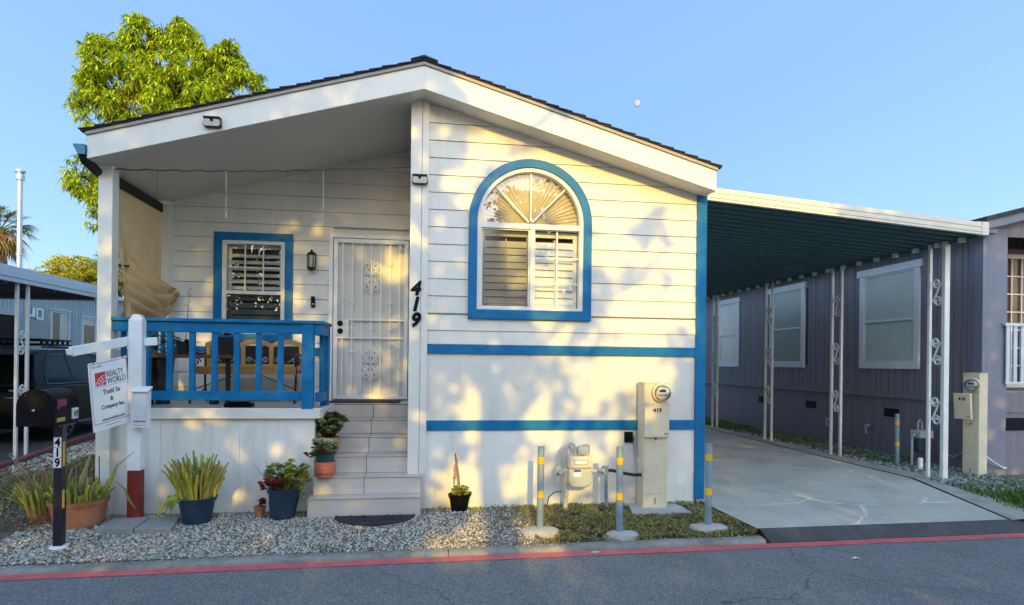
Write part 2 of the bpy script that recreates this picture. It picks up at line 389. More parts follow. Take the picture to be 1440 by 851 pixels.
def driveway_mat():
    m = mat('driveway_concrete', (.47, .44, .37), .8, .13, 1.3, .2, 90, dirt=(.27, .265, .24), dscale=.9, damt=.85)
    nt = m.node_tree; N = nt.nodes; L = nt.links; bs = N['Principled BSDF']
    src = bs.inputs['Base Color'].links[0].from_socket
    tc = N.new('ShaderNodeTexCoord'); nz = N.new('ShaderNodeTexNoise'); nz.inputs['Scale'].default_value = 1.6; nz.inputs['Detail'].default_value = 6
    L.new(tc.outputs['Object'], nz.inputs['Vector'])
    ad = N.new('ShaderNodeMix'); ad.data_type = 'VECTOR'; ad.inputs[0].default_value = .42
    L.new(tc.outputs['Object'], ad.inputs[4]); L.new(nz.outputs['Color'], ad.inputs[5])
    v = N.new('ShaderNodeTexVoronoi'); v.feature = 'DISTANCE_TO_EDGE'; v.inputs['Scale'].default_value = .95
    L.new(ad.outputs[1], v.inputs['Vector'])
    mr = N.new('ShaderNodeMapRange'); mr.inputs[1].default_value = 0; mr.inputs[2].default_value = .016; mr.inputs[3].default_value = 1; mr.inputs[4].default_value = 0
    L.new(v.outputs['Distance'], mr.inputs[0])
    n2 = N.new('ShaderNodeTexNoise'); n2.inputs['Scale'].default_value = .8; L.new(tc.outputs['Object'], n2.inputs['Vector'])
    g = N.new('ShaderNodeMapRange'); g.inputs[1].default_value = .45; g.inputs[2].default_value = .6; L.new(n2.outputs[0], g.inputs[0])
    mu = N.new('ShaderNodeMath'); mu.operation = 'MULTIPLY'; L.new(mr.outputs[0], mu.inputs[0]); L.new(g.outputs[0], mu.inputs[1])
    mx = N.new('ShaderNodeMix'); mx.data_type = 'RGBA'; L.new(mu.outputs[0], mx.inputs[0]); L.new(src, mx.inputs[6]); mx.inputs[7].default_value = (.70, .69, .64, 1)
    L.new(mx.outputs[2], bs.inputs['Base Color'])
    return m
M['driveway'] = driveway_mat()

g = MB()
g.add([(-500, 5.33 - 500 * .031 + .12, -.07), (500, 5.33 + 500 * .031 + .12, -.07), (500, 6.2 + 500 * .031, -.012), (500, 900, -.012), (-500, 900, -.012), (-500, 6.2 - 500 * .031, -.012)], [(0, 1, 2, 5), (5, 2, 3, 4)])
g.add([(-500, -900, -.02), (500, -900, -.02), (500, -3.1, -.02), (-500, -3.1, -.02)], [(0, 1, 2, 3)])
struct(g.build('ground', M['earth']))
b = MB(); n = 60
for i in range(n):
    x0 = -30 + i; 
b.add([(-60, -3.2, -.1), (60, -3.2, -.1), (60, foot(60), -.1), (-60, foot(-60), -.1)], [(0, 1, 2, 3)])
struct(b.build('road', M['asphalt']))
b = MB()
for i in range(80):
    x0 = -20 + i * .5; x1 = x0 + .5
    j = lambda x: .012 * noise.noise((x * 2.1, 3, 0)); k = lambda x: .012 * noise.noise((x * 2.3, 9, 0))
    b.add([(x0, foot(x0) - .145 + j(x0), -.096), (x1, foot(x1) - .145 + j(x1), -.096), (x1, foot(x1) - .012 + k(x1), -.096), (x0, foot(x0) - .012 + k(x0), -.096)], [(0, 1, 2, 3)])
struct(b.build('red_line', M['redline']))
b = MB(); random.seed(3)
xs = -20.
prof = [(0, -.11), (.006, -.088), (.02, -.072), (.045, -.066), (.09, -.062), (.13, -.060), (.13, -.15), (0, -.15)]
while xs < 20:
    ln = random.uniform(1.4, 3.2); x1 = xs + ln
    if xs < 3.05 < x1: x1 = 3.22
    if xs < 6.25 < x1 and xs < 6.3: xs = 6.35; x1 = xs + 1.4
    if 3.1 < xs < 6.2: xs = 6.35; continue
    dz = random.uniform(-.006, .006); dy = random.uniform(-.008, .008); sub = 6
    for q in range(sub):
        pa = xs + (x1 - .006 - xs) * q / sub; pb = xs + (x1 - .006 - xs) * (q + 1) / sub
        va = [(pa, foot(pa) + y + dy + .006 * noise.noise((pa * 3, y * 20, 1)), z + dz + .006 * noise.noise((pa * 3, y * 20, 5))) for y, z in prof]
        vb = [(pb, foot(pb) + y + dy + .006 * noise.noise((pb * 3, y * 20, 1)), z + dz + .006 * noise.noise((pb * 3, y * 20, 5))) for y, z in prof]
        nn = len(prof)
        b.add(va + vb, [(i, (i + 1) % nn, (i + 1) % nn + nn, i + nn) for i in range(nn)] + ([tuple(range(nn))] if q == 0 else []) + ([tuple(range(2 * nn - 1, nn - 1, -1))] if q == sub - 1 else []))
    xs = x1
struct(b.build('kerb', M['kerb'], smooth=40))
b = MB()
b.add([(3.2, 5.58, .004), (6.08, 5.66, .004), (6.88, 7.9, .004), (6.95, 22, .004), (3.17, 22, .004), (3.17, 6.6, .004)], [(0, 1, 2, 3, 4, 5)])
struct(b.build('driveway', M['driveway']))
b = MB()
b.add([(3.22, 5.575, .004), (6.12, 5.655, .004), (6.6, foot(6.6) - .0, -.094), (3.26, foot(3.2) + .0, -.094)], [(0, 1, 2, 3)])
struct(b.build('driveway_apron', M['asphaltdark']))
M['stainconc'] = mat('stained_concrete', (.36, .335, .285), .9, .2, 4, .3, 70, dirt=(.13, .12, .10), dscale=2.5, damt=.6)
b = MB()
b.add([(6.10, 5.63, .006), (6.62, 5.72, .006), (7.28, 7.8, .012), (7.33, 22, .012), (6.97, 22, .012), (6.90, 7.85, .012)], [(0, 1, 2, 3, 4, 5)])
struct(b.build('driveway_edge', M['stainconc']))
b = MB()
b.add([(-9.4, 6.3, .003), (-5.95, 8.6, .003), (-6.05, 10.0, .003), (-6.6, 22, .003), (-9.45, 22, .003)], [(0, 1, 2, 3, 4)])
struct(b.build('neighbour_driveway', M['asphaltdark']))
b = MB(); random.seed(5)
# gravel bed sheets under the loose stones
b.add([(-3.75, 5.33, -.062), (1.05, 5.48, -.062), (1.05, 6.07, .002), (-3.7, 6.05, .002), (1.05, 6.69, .002), (-3.6, 6.69, .002)], [(0, 1, 2, 3), (3, 2, 4, 5)])
b.add([(7.29, 7.6, .0), (8.25, 7.6, .0), (8.25, 20, .0), (7.33, 20, .0)], [(0, 1, 2, 3)])
b.add([(-6.9, 8.8, .0), (-5.8, 8.8, .0), (-5.4, 14, .0), (-6.6, 14, .0)], [(0, 1, 2, 3)])
struct(b.build('gravel_bed', M['gravelbase']))

# loose stones: far too many to count
def pebbles(name, n, area, size, mats, seed, dens=None):
    rnd = random.Random(seed); b = MB(); c = 0
    while c < n:
        x = rnd.uniform(area[0], area[1]); y = rnd.uniform(area[2], area[3])
        if dens and rnd.random() > dens(x, y): continue
        c += 1
        r = rnd.uniform(*size); a = rnd.uniform(0, PI); e = rnd.uniform(.55, 1.0); h = rnd.uniform(.4, .75)
        ca, sa = math.cos(a), math.sin(a); vs = []
        for k in range(5):
            t = 2 * PI * k / 5 + rnd.uniform(-.3, .3); rr = r * rnd.uniform(.8, 1.15)
            px, py = rr * math.cos(t), rr * e * math.sin(t)
            vs.append((x + px * ca - py * sa, y + px * sa + py * ca, .003 + r * .18 + gz(x, y)))
        top = [(x + (v[0] - x) * .5, y + (v[1] - y) * .5, .003 + r * h * 1.3 + rnd.uniform(0, .2) * r + gz(x, y)) for v in vs]
        fs = [(4, 3, 2, 1, 0), (5, 6, 7, 8, 9)]
        fs += [(k, (k + 1) % 5, 5 + (k + 1) % 5, 5 + k) for k in range(5)]
        b.add(vs + top, fs[1:], rnd.randrange(len(mats)))
    return tag(b.build(name, mats), kind='stuff')
peb = [mat('pebble', c, .8, .15, 40) for c in ((.46, .43, .36), (.34, .30, .23), (.60, .57, .50), (.18, .15, .11), (.10, .08, .06), (.40, .36, .29))]
def gz(x, y): return -.058 * max(0, min(1, (6.05 - y) / .6)) if x < 3.25 else 0      # the bed falls gently to the kerb
def front_edge(x): return foot(x) + .10
pebbles('gravel', 24000, (-3.7, 1.15, 5.3, 6.7), (.006, .0165), peb, 1,
        lambda x, y: 0 if y < front_edge(x) + .01 or y > 6.68 else (1 if x < .3 and y < 6.45 else .35 if x < .3 else max(.12, .8 - (x - .3) * .9)) * (1 if x > -2.9 or y < 6.1 else .25))
pebbles('gravel', 420, (-3.7, 3.1, 5.2, 5.6), (.005, .011), peb, 17, lambda x, y: (.9 if foot(x) + .075 < y < foot(x) + .125 else .25 if foot(x) + .03 < y < foot(x) + .1 else 0) * (1 if x < .6 else .35))
pebg = [mat('grey_pebble', c, .8, .2, 40) for c in ((.17, .20, .20), (.26, .28, .27), (.11, .13, .13), (.34, .35, .33))]
pebbles('gravel', 5200, (7.0, 8.25, 6.9, 14), (.02, .05), pebg, 2, lambda x, y: (1 if x > 7.3 and y > 7.3 or x > 7.0 + (7.7 - y) * .0 and y < 7.7 and x > 6.98 else 0) * (1 if y < 10 else .35))
pebbles('gravel', 2600, (-6.6, -5.2, 9, 14), (.02, .045), peb, 3, lambda x, y: 1 if -6.02 - (y - 9.5) * .12 < x < -5.3 - (y - 9.5) * .08 else 0)

# ------------------------------------------------------------------ leaves and weeds helper
def leaf(b, p, d, L, w, droop, mi, upv=Vector((0, 0, 1))):
    d = Vector(d).normalized(); s = d.cross(upv)
    s = s.normalized() if s.length > 1e-3 else Vector((1, 0, 0))
    mid = Vector(p) + d * L * .45 - Vector((0, 0, droop * L * .12)); tip = Vector(p) + d * L - Vector((0, 0, droop * L * .55))
    nrm = s.cross(d) * w * .18
    b.add([p, mid + s * w / 2 + nrm, tip, mid - s * w / 2 + nrm, mid], [(0, 1, 4), (1, 2, 4), (0, 4, 3), (4, 2, 3)], mi)
def whorl(b, p, n, L, w, droop, rnd, nm, elev=(-.4, .7)):
    for k in range(n):
        a = rnd.uniform(0, 2 * PI); e = rnd.uniform(*elev)
        d = Vector((math.cos(a) * math.cos(e), math.sin(a) * math.cos(e), math.sin(e)))
        leaf(b, Vector(p), d, L * rnd.uniform(.7, 1.15), w * rnd.uniform(.8, 1.15), droop * rnd.uniform(.6, 1.3), rnd.randrange(nm))
def blades(name, n, area, h, mats, seed, dens, wid=.006):
    rnd = random.Random(seed); b = MB(); c = 0
    while c < n:
        x = rnd.uniform(area[0], area[1]); y = rnd.uniform(area[2], area[3])
        if rnd.random() > dens(x, y): continue
        c += 1; hh = rnd.uniform(*h); a = rnd.uniform(0, 2 * PI); l = rnd.uniform(.2, 1.1) * hh
        dx, dy = math.cos(a), math.sin(a); wv = wid * rnd.uniform(.7, 1.6)
        z_ = gz(x, y)
        b.add([(vx, vy, vz + z_) for vx, vy, vz in [(x - dy * wv, y + dx * wv, .0), (x + dy * wv, y - dx * wv, .0), (x + dx * l * .5 + dy * wv * .8, y + dy * l * .5 - dx * wv * .8, hh * .7), (x + dx * l, y + dy * l, hh), (x + dx * l * .5 - dy * wv * .8, y + dy * l * .5 + dx * wv * .8, hh * .7)]],
              [(0, 1, 2, 4), (4, 2, 3)], rnd.randrange(len(mats)))
    return tag(b.build(name, mats), kind='stuff')
wg = leafset('weed_leaf', [(.27, .33, .05), (.37, .39, .07), (.16, .22, .035), (.40, .36, .12)])
lf = leafset('dry_leaf', [(.24, .17, .09), (.36, .28, .16), (.13, .09, .06), (.27, .23, .10)], .15)
dn = lambda x, y: (max(0, min(1, .5 + .9 * noise.noise((x * 1.7, y * 2.6, 2)))))
def weed_d(x, y):
    if y < front_edge(x) + .01 or y > 6.66: return 0
    if y > 6.66 - .05 * (x - 2.9) and x > 3.15: return 0
    if x > 3.1 and y > 5.55 + (3.25 - x) * 4: return 0
    if x < 1.0: return .12 if y > 6.5 and x > 0 else (.012 if y < front_edge(x) + .06 else .0)
    if 2.1 < x < 2.8 and 6.15 < y < 6.6: return 0
    if min((x - a) ** 2 / .025 + (y - b) ** 2 / .012 for a, b in ((1.07, 5.75), (1.83, 5.6), (2.76, 5.72))) < 1: return 0
    q = .5 + .55 * noise.noise((x * 3.7, y * 5.1, 8)) + .35 * noise.noise((x * 11, y * 12, 1))
    return max(0, min(1, q * 2.2 - .62)) * (1 if y > front_edge(x) + .05 else .4)
blades('weeds', 6800, (-3.7, 3.25, 5.35, 6.68), (.010, .045), wg, 11, weed_d, .007)
b = MB(); rnd = random.Random(4); c = 0
while c < 4800:
    x = rnd.uniform(.55, 3.2); y = rnd.uniform(5.42, 6.66)
    if weed_d(x, y) == 0 and not (x < 1.0 and y > 5.85) or rnd.random() > (1.0 if x > 1 else .7 * (x - .4)): continue
    c += 1; a = rnd.uniform(0, 2 * PI); e = rnd.uniform(-.1, .5)
    leaf(b, Vector((x, y, rnd.uniform(.006, .035) + gz(x, y))), (math.cos(a), math.sin(a), e), rnd.uniform(.02, .055), rnd.uniform(.012, .028), .3, rnd.randrange(4))
tag(b.build('leaf_litter', lf), kind='stuff')
# left bed: bark, dry leaves and yellowing grass
b = MB(); c = 0
while c < 5200:
    x = rnd.uniform(-6, -3.35); y = rnd.uniform(5.62, 10.2)
    if y < 6.05 - .1 * (x + 3.4) and rnd.random() > .1: continue
    c += 1; a = rnd.uniform(0, 2 * PI); e = rnd.uniform(-.1, .7)
    leaf(b, Vector((x, y, rnd.uniform(.0, .05) + gz(x, y))), (math.cos(a), math.sin(a), e), rnd.uniform(.03, .09), rnd.uniform(.012, .035), .3, rnd.randrange(4))
tag(b.build('leaf_litter', lf), kind='stuff')
dryg = leafset('dry_grass', [(.22, .22, .06), (.28, .25, .09), (.14, .15, .04), (.2, .16, .08)], .3)
blades('grass', 5000, (-6.2, -3.3, 6.3, 10.6), (.02, .09), dryg, 12, lambda x, y: (.15 + dn(x * .7, y * .7)) * (1 if y > 7.4 else .45) * (0 if x < -5.35 - (y - 9.5) * .12 and y > 9.3 else 1), .006)
rg = leafset('green_grass', [(.07, .17, .03), (.11, .22, .04), (.18, .24, .05), (.05, .11, .02)], .3)
def rgd(x, y):
    if x < min(7.36, 7.0 - (7.7 - y) * .34 + .12) or x > 8.17 and y > 8: return 0
    p = max(0, min(1, .55 + 1.3 * noise.noise((x * 1.3, y * .9, 7))))
    if y < 7.35 and x > 6.85: p = max(p, .9 * min(1, (7.45 - y) * 3))
    if y > 9.5: p = max(p, .6)
    if y > 12: p = max(p, .9)
    return p
blades('grass', 16000, (6.4, 8.3, 5.9, 19), (.02, .085), rg, 13, rgd, .007)
# ------------------------------------------------------------------ the white mobile home
WY, BY = 6.7, 8.1                 # front wall plane, porch back wall plane
RX = -.087                        # ridge
def fb(x): return 4.443 - .281 * abs(x - RX)      # fascia bottom line
def ft(x): return 4.687 - .287 * abs(x - RX)      # fascia top line
house = thing('mobile_home', (-.08, WY, 0), 'white lap-sided mobile home with blue trim, arched front window and a raised porch', 'mobile home')

def lap(b, z0, z1, xl, xr, y, n=5, mi=0):
    """one lap board: bottom edge stands proud of the top edge; xl, xr give its ends by height"""
    vs = []
    z0 = z0 + .008
    for k in range(n + 1):
        z = z0 + (z1 - z0) * k / n; yy = y - .017 + .012 * k / n
        vs += [(xl(z), yy, z), (xr(z), yy, z)]
    fs = [(2 * k, 2 * k + 1, 2 * k + 3, 2 * k + 2) for k in range(n)]
    o = len(vs); vs += [(xl(z0), y + .012, z0), (xr(z0), y + .012, z0)]
    fs.append((0, o, o + 1, 1))
    b.add(vs, fs, mi)
PITCH = .1885
ACX, ASZ, AR = 1.102, 3.17, .645          # arched window: centre, springing height, mid-trim radius
wall = MB(); back = MB()
def xmax(z): return min(3.055, RX + (fb(RX) + .03 - z) / .280)
z = 1.752 + PITCH
zs = [1.79] + [z + PITCH * k for k in range(15)]
for z0, z1 in zip(zs, zs[1:]):
    z1b = z1 + .004
    if z0 > 4.42: break
    L_ = lambda q: -.035
    R_ = lambda q: max(-.03, xmax(q))
    if z1b <= 2.12 or z0 >= ASZ + AR: lap(wall, z0, z1b, L_, R_, WY)
    else:
        def half(q):
            if q < 2.12 or q > ASZ + AR: return 0
            return AR if q < ASZ else math.sqrt(max(0, AR * AR - (q - ASZ) ** 2))
        n = 8
        if z0 < 2.12:
            lap(wall, z0, 2.12, L_, R_, WY)
            lap(wall, 2.12, z1b, L_, lambda q: ACX - AR, WY); lap(wall, 2.12, z1b, lambda q: ACX + AR, R_, WY)
        else:
            lap(wall, z0, z1b, L_, lambda q: ACX - half(q), WY, n); lap(wall, z0, z1b, lambda q: ACX + half(q), R_, WY, n)
# smooth panels below the laps
wall.box(-.035, 3.055, WY - .004, WY + .03, .86, 1.80)
wall.build('front_wall', M['siding'], house)
b = MB(); b.box(-.035, 3.055, WY - .012, WY + .03, -.08, .87)
for xg in (.80, 1.98): pass
b.build('skirting', M['panel'], house)
b = MB()
b.prism([(3.10, .0), (3.10, fb(3.1) + .05), (3.15, fb(3.15) + .05), (3.15, 0)], 'Y', WY + .03, 22)          # right side wall
b.build('side_wall', M['siding'], house)
b = MB(); b.prism([(-3.25, 1.0), (3.1, 1.0), (3.1, fb(3.1)), (RX, fb(RX)), (-3.25, fb(-3.25))], 'Y', 21.9, 22)
b.box(-3.30, -3.22, BY + .06, 22, 0, 3.56)
b.build('rear_wall', M['siding'], house)
for z0, z1 in ((1.692, 1.792), (.852, .962)):
    b = MB(); b.box(-.028, 3.052, WY - .03, WY - .002, z0, z1); b.build('trim_band', M['blue'], house, .003)
b = MB(); b.box(3.045, 3.165, WY - .035, WY + .12, .05, fb(3.1) + .02); b.build('corner_board', M['blue'], house, .004)
b = MB()
b.prism([(-.224, .0), (-.105, .0), (-.105, fb(-.1) + .02), (-.224, fb(-.224) + .02)], 'Y', WY - .045, WY + .1)
b.prism([(-.102, .0), (-.028, .0), (-.028, fb(-.03) + .02), (-.102, fb(-.1) + .02)], 'Y', WY - .036, WY + .1)
b.box(-.20, -.05, WY + .1, BY, 1.09, 4.25)
b.build('corner_board', M['white'], house, .003)

# roof
YF, YB = 6.4, 22.2
EX = 3.228                       # half width of the roof
for sgn in (-1, 1):
    xe = RX + sgn * EX
    b = MB()
    poly = [(RX, fb(RX)), (xe, fb(xe)), (xe, ft(xe)), (RX, ft(RX))]
    b.prism(poly, 'Y', YF, YF + .04)
    b.build('fascia_board', M['white'], house, .003)
    b = MB()
    xo = xe + sgn * .012
    b.prism([(RX, ft(RX) + .002), (xo, ft(xo) + .002), (xo, ft(xo) + .036), (RX, ft(RX) + .036)], 'Y', YF - .02, YF + .06)
    b.build('rake_trim', M['taupe'] if sgn > 0 else M['taupe'], house, .002)
b = MB()
rnd = random.Random(21)
for sgn in (-1, 1):
    xo = RX + sgn * (EX + .045)
    poly = [(RX, ft(RX) + .038), (xo, ft(xo) + .038), (xo, ft(xo) + .052), (RX, ft(RX) + .056)]
    b.prism(poly, 'Y', YF - .035, YB)
    # shingle courses with a ragged butt edge
    nco = 23
    for k in range(nco):
        xa = RX + sgn * (EX + .05) * (k + 1) / nco; xb = RX + sgn * (EX + .05) * k / nco
        y = YF - .045
        while y < YB - .1:
            wv = rnd.uniform(.16, .34); e = rnd.uniform(-.012, .012)
            if y < 7.5 or k < 3 or k > 20 or rnd.random() < .35:
                za = ft(xa) + .062 + rnd.uniform(0, .008); zb = ft(xb) + .052
                b.add([(xa + e, y, za), (xb, y, zb), (xb, y + wv - .01, zb), (xa + e, y + wv - .01, za),
                       (xa + e, y, za - .012), (xa + e, y + wv - .01, za - .012), (xb, y, zb - .01)],
                      [(0, 1, 2, 3), (0, 3, 5, 4), (0, 4, 6, 1)])
            y += wv
# ridge caps
y = YF - .05
while y < YB:
    b.add([(RX - .14, y, ft(RX) + .040), (RX, y, ft(RX) + .088), (RX + .14, y, ft(RX) + .040), (RX - .14, y + .3, ft(RX) + .032), (RX, y + .3, ft(RX) + .078), (RX + .14, y + .3, ft(RX) + .032),
           (RX - .14, y, ft(RX) + .03), (RX + .14, y, ft(RX) + .03), (RX, y, ft(RX) + .065)],
          [(0, 1, 4, 3), (1, 2, 5, 4), (0, 6, 8, 1), (1, 8, 7, 2)])
    y += .2
b.build('roof', M['shingle'], house)
b = MB()
def cz(x, y): return fb(x) - .006 
for (xa, xb) in ((RX - EX + .01, -.21),):
    b.add([(xa, YF + .04, cz(xa, YF + .04)), (xb, YF + .04, cz(xb, YF + .04)), (xb, BY, cz(xb, BY)), (xa, BY, cz(xa, BY)),
           (xa, YF + .04, cz(xa, YF) + .03), (xb, YF + .04, cz(xb, YF) + .03), (xb, BY, cz(xb, BY) + .05), (xa, BY, cz(xa, BY) + .05)],
          [(0, 1, 2, 3), (4, 5, 6, 7), (0, 1, 5, 4), (2, 3, 7, 6), (1, 2, 6, 5), (0, 3, 7, 4)])
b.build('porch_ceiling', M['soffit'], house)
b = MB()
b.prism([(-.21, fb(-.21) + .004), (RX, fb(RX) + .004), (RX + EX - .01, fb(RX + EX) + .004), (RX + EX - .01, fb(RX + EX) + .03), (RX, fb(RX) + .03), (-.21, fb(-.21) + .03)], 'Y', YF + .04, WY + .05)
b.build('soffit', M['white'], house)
# eave gutter on the left
b = MB(); gx = RX - EX
b.prism([(gx - .01, 3.67), (gx - .11, 3.67), (gx - .12, 3.66), (gx - .075, 3.57), (gx - .01, 3.57)], 'Y', YF - .02, YB)
b.build('gutter', M['gutter'], house, .004)
b = MB(); b.tube([(gx - .05, YF + .03, 3.58), (gx - .05, YF + .07, 3.535), (gx - .02, YF + .22, 3.48), (gx + .01, YF + .6, 3.43)], .045, 12)
b.build('downspout', M['darkmetal'], house, smooth=40)

# porch posts
b = MB(); b.box(-3.327, -3.192, WY - .07, WY + .065, 0.0, fb(-3.26) + .0); b.build('porch_post', M['white'], house, .005)
b = MB(); b.box(-3.32, -3.19, BY - .13, BY + .0, 1.09, 3.55); b.build('porch_post', M['white'], house, .005)
# porch back wall
PW = (-2.60, -1.84, 1.93, 3.11)      # window opening
DX0, DX1, DZ0, DZ1 = -1.245, -.275, 1.09, 3.19
zz = 1.06; zlist = []
while zz < 4.6: zlist.append(zz); zz += PITCH
for z0 in zlist:
    z1 = z0 + PITCH + .004
    top = lambda q: max(-3.31, RX - (fb(RX) + .02 - q) / .281)
    if z0 > 4.38: break
    segs = []
    inw = z1 > PW[2] and z0 < PW[3]; ind = z0 < DZ1 - .02
    cuts = [(-9, PW[0] - .03), (PW[1] + .03, DX0)] if inw and ind else [(-9, DX0)] if ind else [(-9, PW[0] - .03), (PW[1] + .03, 9)] if inw else [(-9, 9)]
    if ind: cuts.append((DX1, 9))
    for a, c in cuts:
        lap(back, z0, z1, (lambda a: lambda q: min(-.2, max(a, top(q))))(a), (lambda c: lambda q: min(c, -.2))(c), BY, 3)
back.box(-1.30, -.2, BY + .03, BY + .06, 1.0, 4.3)
back.build('porch_wall', M['siding'], house)
b = MB(); b.box(-3.19, -1.345, BY - .03, BY - .003, 1.66, 1.765); b.build('trim_band', M['blue'], house, .003)

# porch deck, skirt
b = MB()
b.box(-3.33, -1.13, WY - .03, BY, 1.06, 1.09)
b.box(-1.13, -.225, 7.50, BY, 1.06, 1.09)
b.build('porch_deck', M['tile'], house, .003)
b = MB()
b.box(-3.19, -1.14, WY - .05, WY - .012, .985, 1.095); b.box(-1.165, -1.125, WY - .012, 7.5, .985, 1.095)
b.build('deck_trim', M['white'], house, .004)
b = MB()
for a, c in ((-3.31, -2.742), (-2.739, -1.965), (-1.962, -1.205)): b.box(a, c, WY - .002, WY + .02, -.06, 1.0)
b.box(-1.225, -1.203, WY + .02, BY, -.06, 1.0); b.box(-3.3, -1.22, WY + .01, WY + .03, -.06, 1.0)
b.box(-3.31, -3.29, WY + .02, BY, -.06, 1.06)
b.build('porch_skirt', M['panel'], house)

# railing
rail = MB()
rail.box(-3.195, -1.11, WY - .075, WY + .065, 1.985, 2.02)
rail.box(-3.19, -1.335, WY - .045, WY - .005, 1.878, 1.985)
rail.box(-3.19, -1.335, WY - .045, WY + .0, 1.175, 1.272)
rail.box(-1.335, -1.215, WY - .06, WY + .03, 1.09, 1.985)
rail.box(-1.215, -1.125, WY - .045, 7.12, 1.87, 1.985)
rail.box(-1.205, -1.135, WY + .0, 7.12, 1.16, 1.26)
rail.box(-1.215, -1.125, 7.06, 7.15, 1.09, 1.985)
rail.box(-1.225, -1.11, WY + .06, 7.16, 1.985, 2.02)
rail.box(-3.22, -3.17, WY + .06, BY - .13, 1.93, 1.99); rail.box(-3.215, -3.175, WY + .06, BY - .13, 1.17, 1.26)
rl = rail.build('railing', M['blue'], house, .005)
for k in range(8):
    x = -2.655 + (k - 1) * .2195
    if k == 0: x = -2.872
    if k == 7: continue
    b = MB(); b.box(x - .028, x + .028, WY - .032, WY + .012, 1.27, 1.88); b.build('baluster', M['blue'], rl, .004)
for k in range(6):
    y = WY + .2 + k * .19; b = MB(); b.box(-3.215, -3.175, y - .025, y + .025, 1.26, 1.93); b.build('baluster', M['blue'], rl, .004)
for y in (6.86, 6.97): 
    b = MB(); b.box(-1.19, -1.15, y - .02, y + .02, 1.26, 1.87); b.build('baluster', M['blue'], rl, .004)

# tiled steps
st = MB(); gr = MB()
ZS = [0, .205, .39, .575, .755, .925, 1.086]
YS = [6.36, 6.517, 6.74, 6.99, 7.24, 7.49]
for k in range(6):
    x0, x1 = (-1.205, -.075) if k < 1 else (-1.19, -.075) if k == 1 else (-1.2, -.226)
    if k == 1: x0 = -1.18
    y0 = YS[k]; y1 = BY - .35
    gr.box(x0 + .004, x1 - .004, y0 + .006, max(y1, y0 + .3) if k > 1 else 6.95 if k == 1 else 6.68, ZS[k] - (.02 if k == 0 else 0), ZS[k + 1] - .006)
    xm = -.665
    for a, c in ((x0, xm - .003), (xm + .003, x1)):
        if k in (0,) : a, c = (x0, x1) if a == x0 else (None, None)
        if a is None: continue
        st.box(a, c, y0, y0 + .012, ZS[k] + (.002 if k else -.03), ZS[k + 1] - .015)
        if k < 5: st.box(a, c, y0 - .010, YS[k + 1] + .004 if k != 0 else 6.53, ZS[k + 1] - .010, ZS[k + 1])
stp = gr.build('front_steps', M['grout'], house)
st.build('step_tiles', M['tile'], stp, .0025)
b = MB(); b.box(-1.20, -.36, 7.5, 8.02, 1.092, 1.104); b.box(-1.19, -.37, 7.52, 8.0, 1.104, 1.110)
tag(b.build('door_mat', M['mat']), 'black rectangular doormat lying at the foot of the white security door', 'door mat')

# ---- security door
dr = MB()
f = .052
dr.box(DX0 - .05, DX0, BY - .03, BY + .03, DZ0, DZ1 + .05); dr.box(DX1, DX1 + .05, BY - .03, BY + .03, DZ0, DZ1 + .05)
dr.box(DX0, DX1, BY - .03, BY + .03, DZ1, DZ1 + .05)
frm = dr.build('door_frame', M['doorwhite'], house, .004)
b = MB(); b.box(DX0 + .01, DX1 - .01, BY + .01, BY + .028, DZ0, DZ1 - .01)
door = b.build('security_door', M['doorpanel'], house)
b = MB(); yb = BY - .045
b.box(DX0 + .012, DX0 + .012 + f, yb, yb + .04, DZ0 + .02, DZ1 - .012); b.box(DX1 - .012 - f, DX1 - .012, yb, yb + .04, DZ0 + .02, DZ1 - .012)
b.box(DX0 + .012 + f, DX1 - .012 - f, yb, yb + .04, DZ1 - .012 - f, DZ1 - .012); b.box(DX0 + .012 + f, DX1 - .012 - f, yb, yb + .04, DZ0 + .02, DZ0 + .02 + f)
xi0, xi1 = DX0 + .012 + f, DX1 - .012 - f
for zc in (2.135, 2.135 - .235): b.box(xi0 + (.13 if zc > 2.1 else 0), xi1, yb + .008, yb + .030, zc - .011, zc + .011)
b.box(xi0, xi0 + .14, yb + .002, yb + .03, 1.91, 2.13)
b.build('door_leaf_frame', M['doorwhite'], door, .002)
nb = 7
barx = [xi0 + (xi1 - xi0) * (k + .5) / nb for k in range(nb)]
for x in barx:
    b = MB(); b.box(x - .0075, x + .0075, yb + .01, yb + .025, DZ0 + .07, DZ1 - .06); b.build('bar', M['doorwhite'], door)
def spiral(b, cx, cz, r, turns, a0, sgn, y, rad, shrink=.25, tail=None, mi=0):
    pts = []; n = int(14 * turns) + 2
    for i in range(n + 1):
        t = i / n; rr = r * (1 - (1 - shrink) * t); a = a0 + sgn * 2 * PI * turns * t
        pts.append((cx + rr * math.cos(a), y, cz + rr * math.sin(a)))
    if tail: pts = [(tail[0], y, tail[1])] + pts
    b.tube(pts, rad, 5, mi)
for zc in (2.70, 1.56):
    b = MB(); xc = barx[3]
    for sx in (-1, 1):
        for sz in (-1, 1):
            spiral(b, xc + sx * .055, zc + sz * .135, .05, 1.35, PI / 2 * -sz, sx * sz, yb + .006, .0085, .3, (xc + sx * .012, zc + sz * .02))
            spiral(b, xc + sx * .062, zc + sz * .045, .034, 1.2, PI / 2 * sz, -sx * sz, yb + .006, .008, .3, (xc + sx * .02, zc + sz * .11))
            b.tube([(xc + sx * .01, yb + .012, zc + sz * .17), (xc + sx * .025, yb + .012, zc + sz * .205), (xc + sx * .018, yb + .012, zc + sz * .225)], [.008, .011, .004], 5)
    b.build('scrollwork', M['doorwhite'], door, smooth=60)
b = MB()
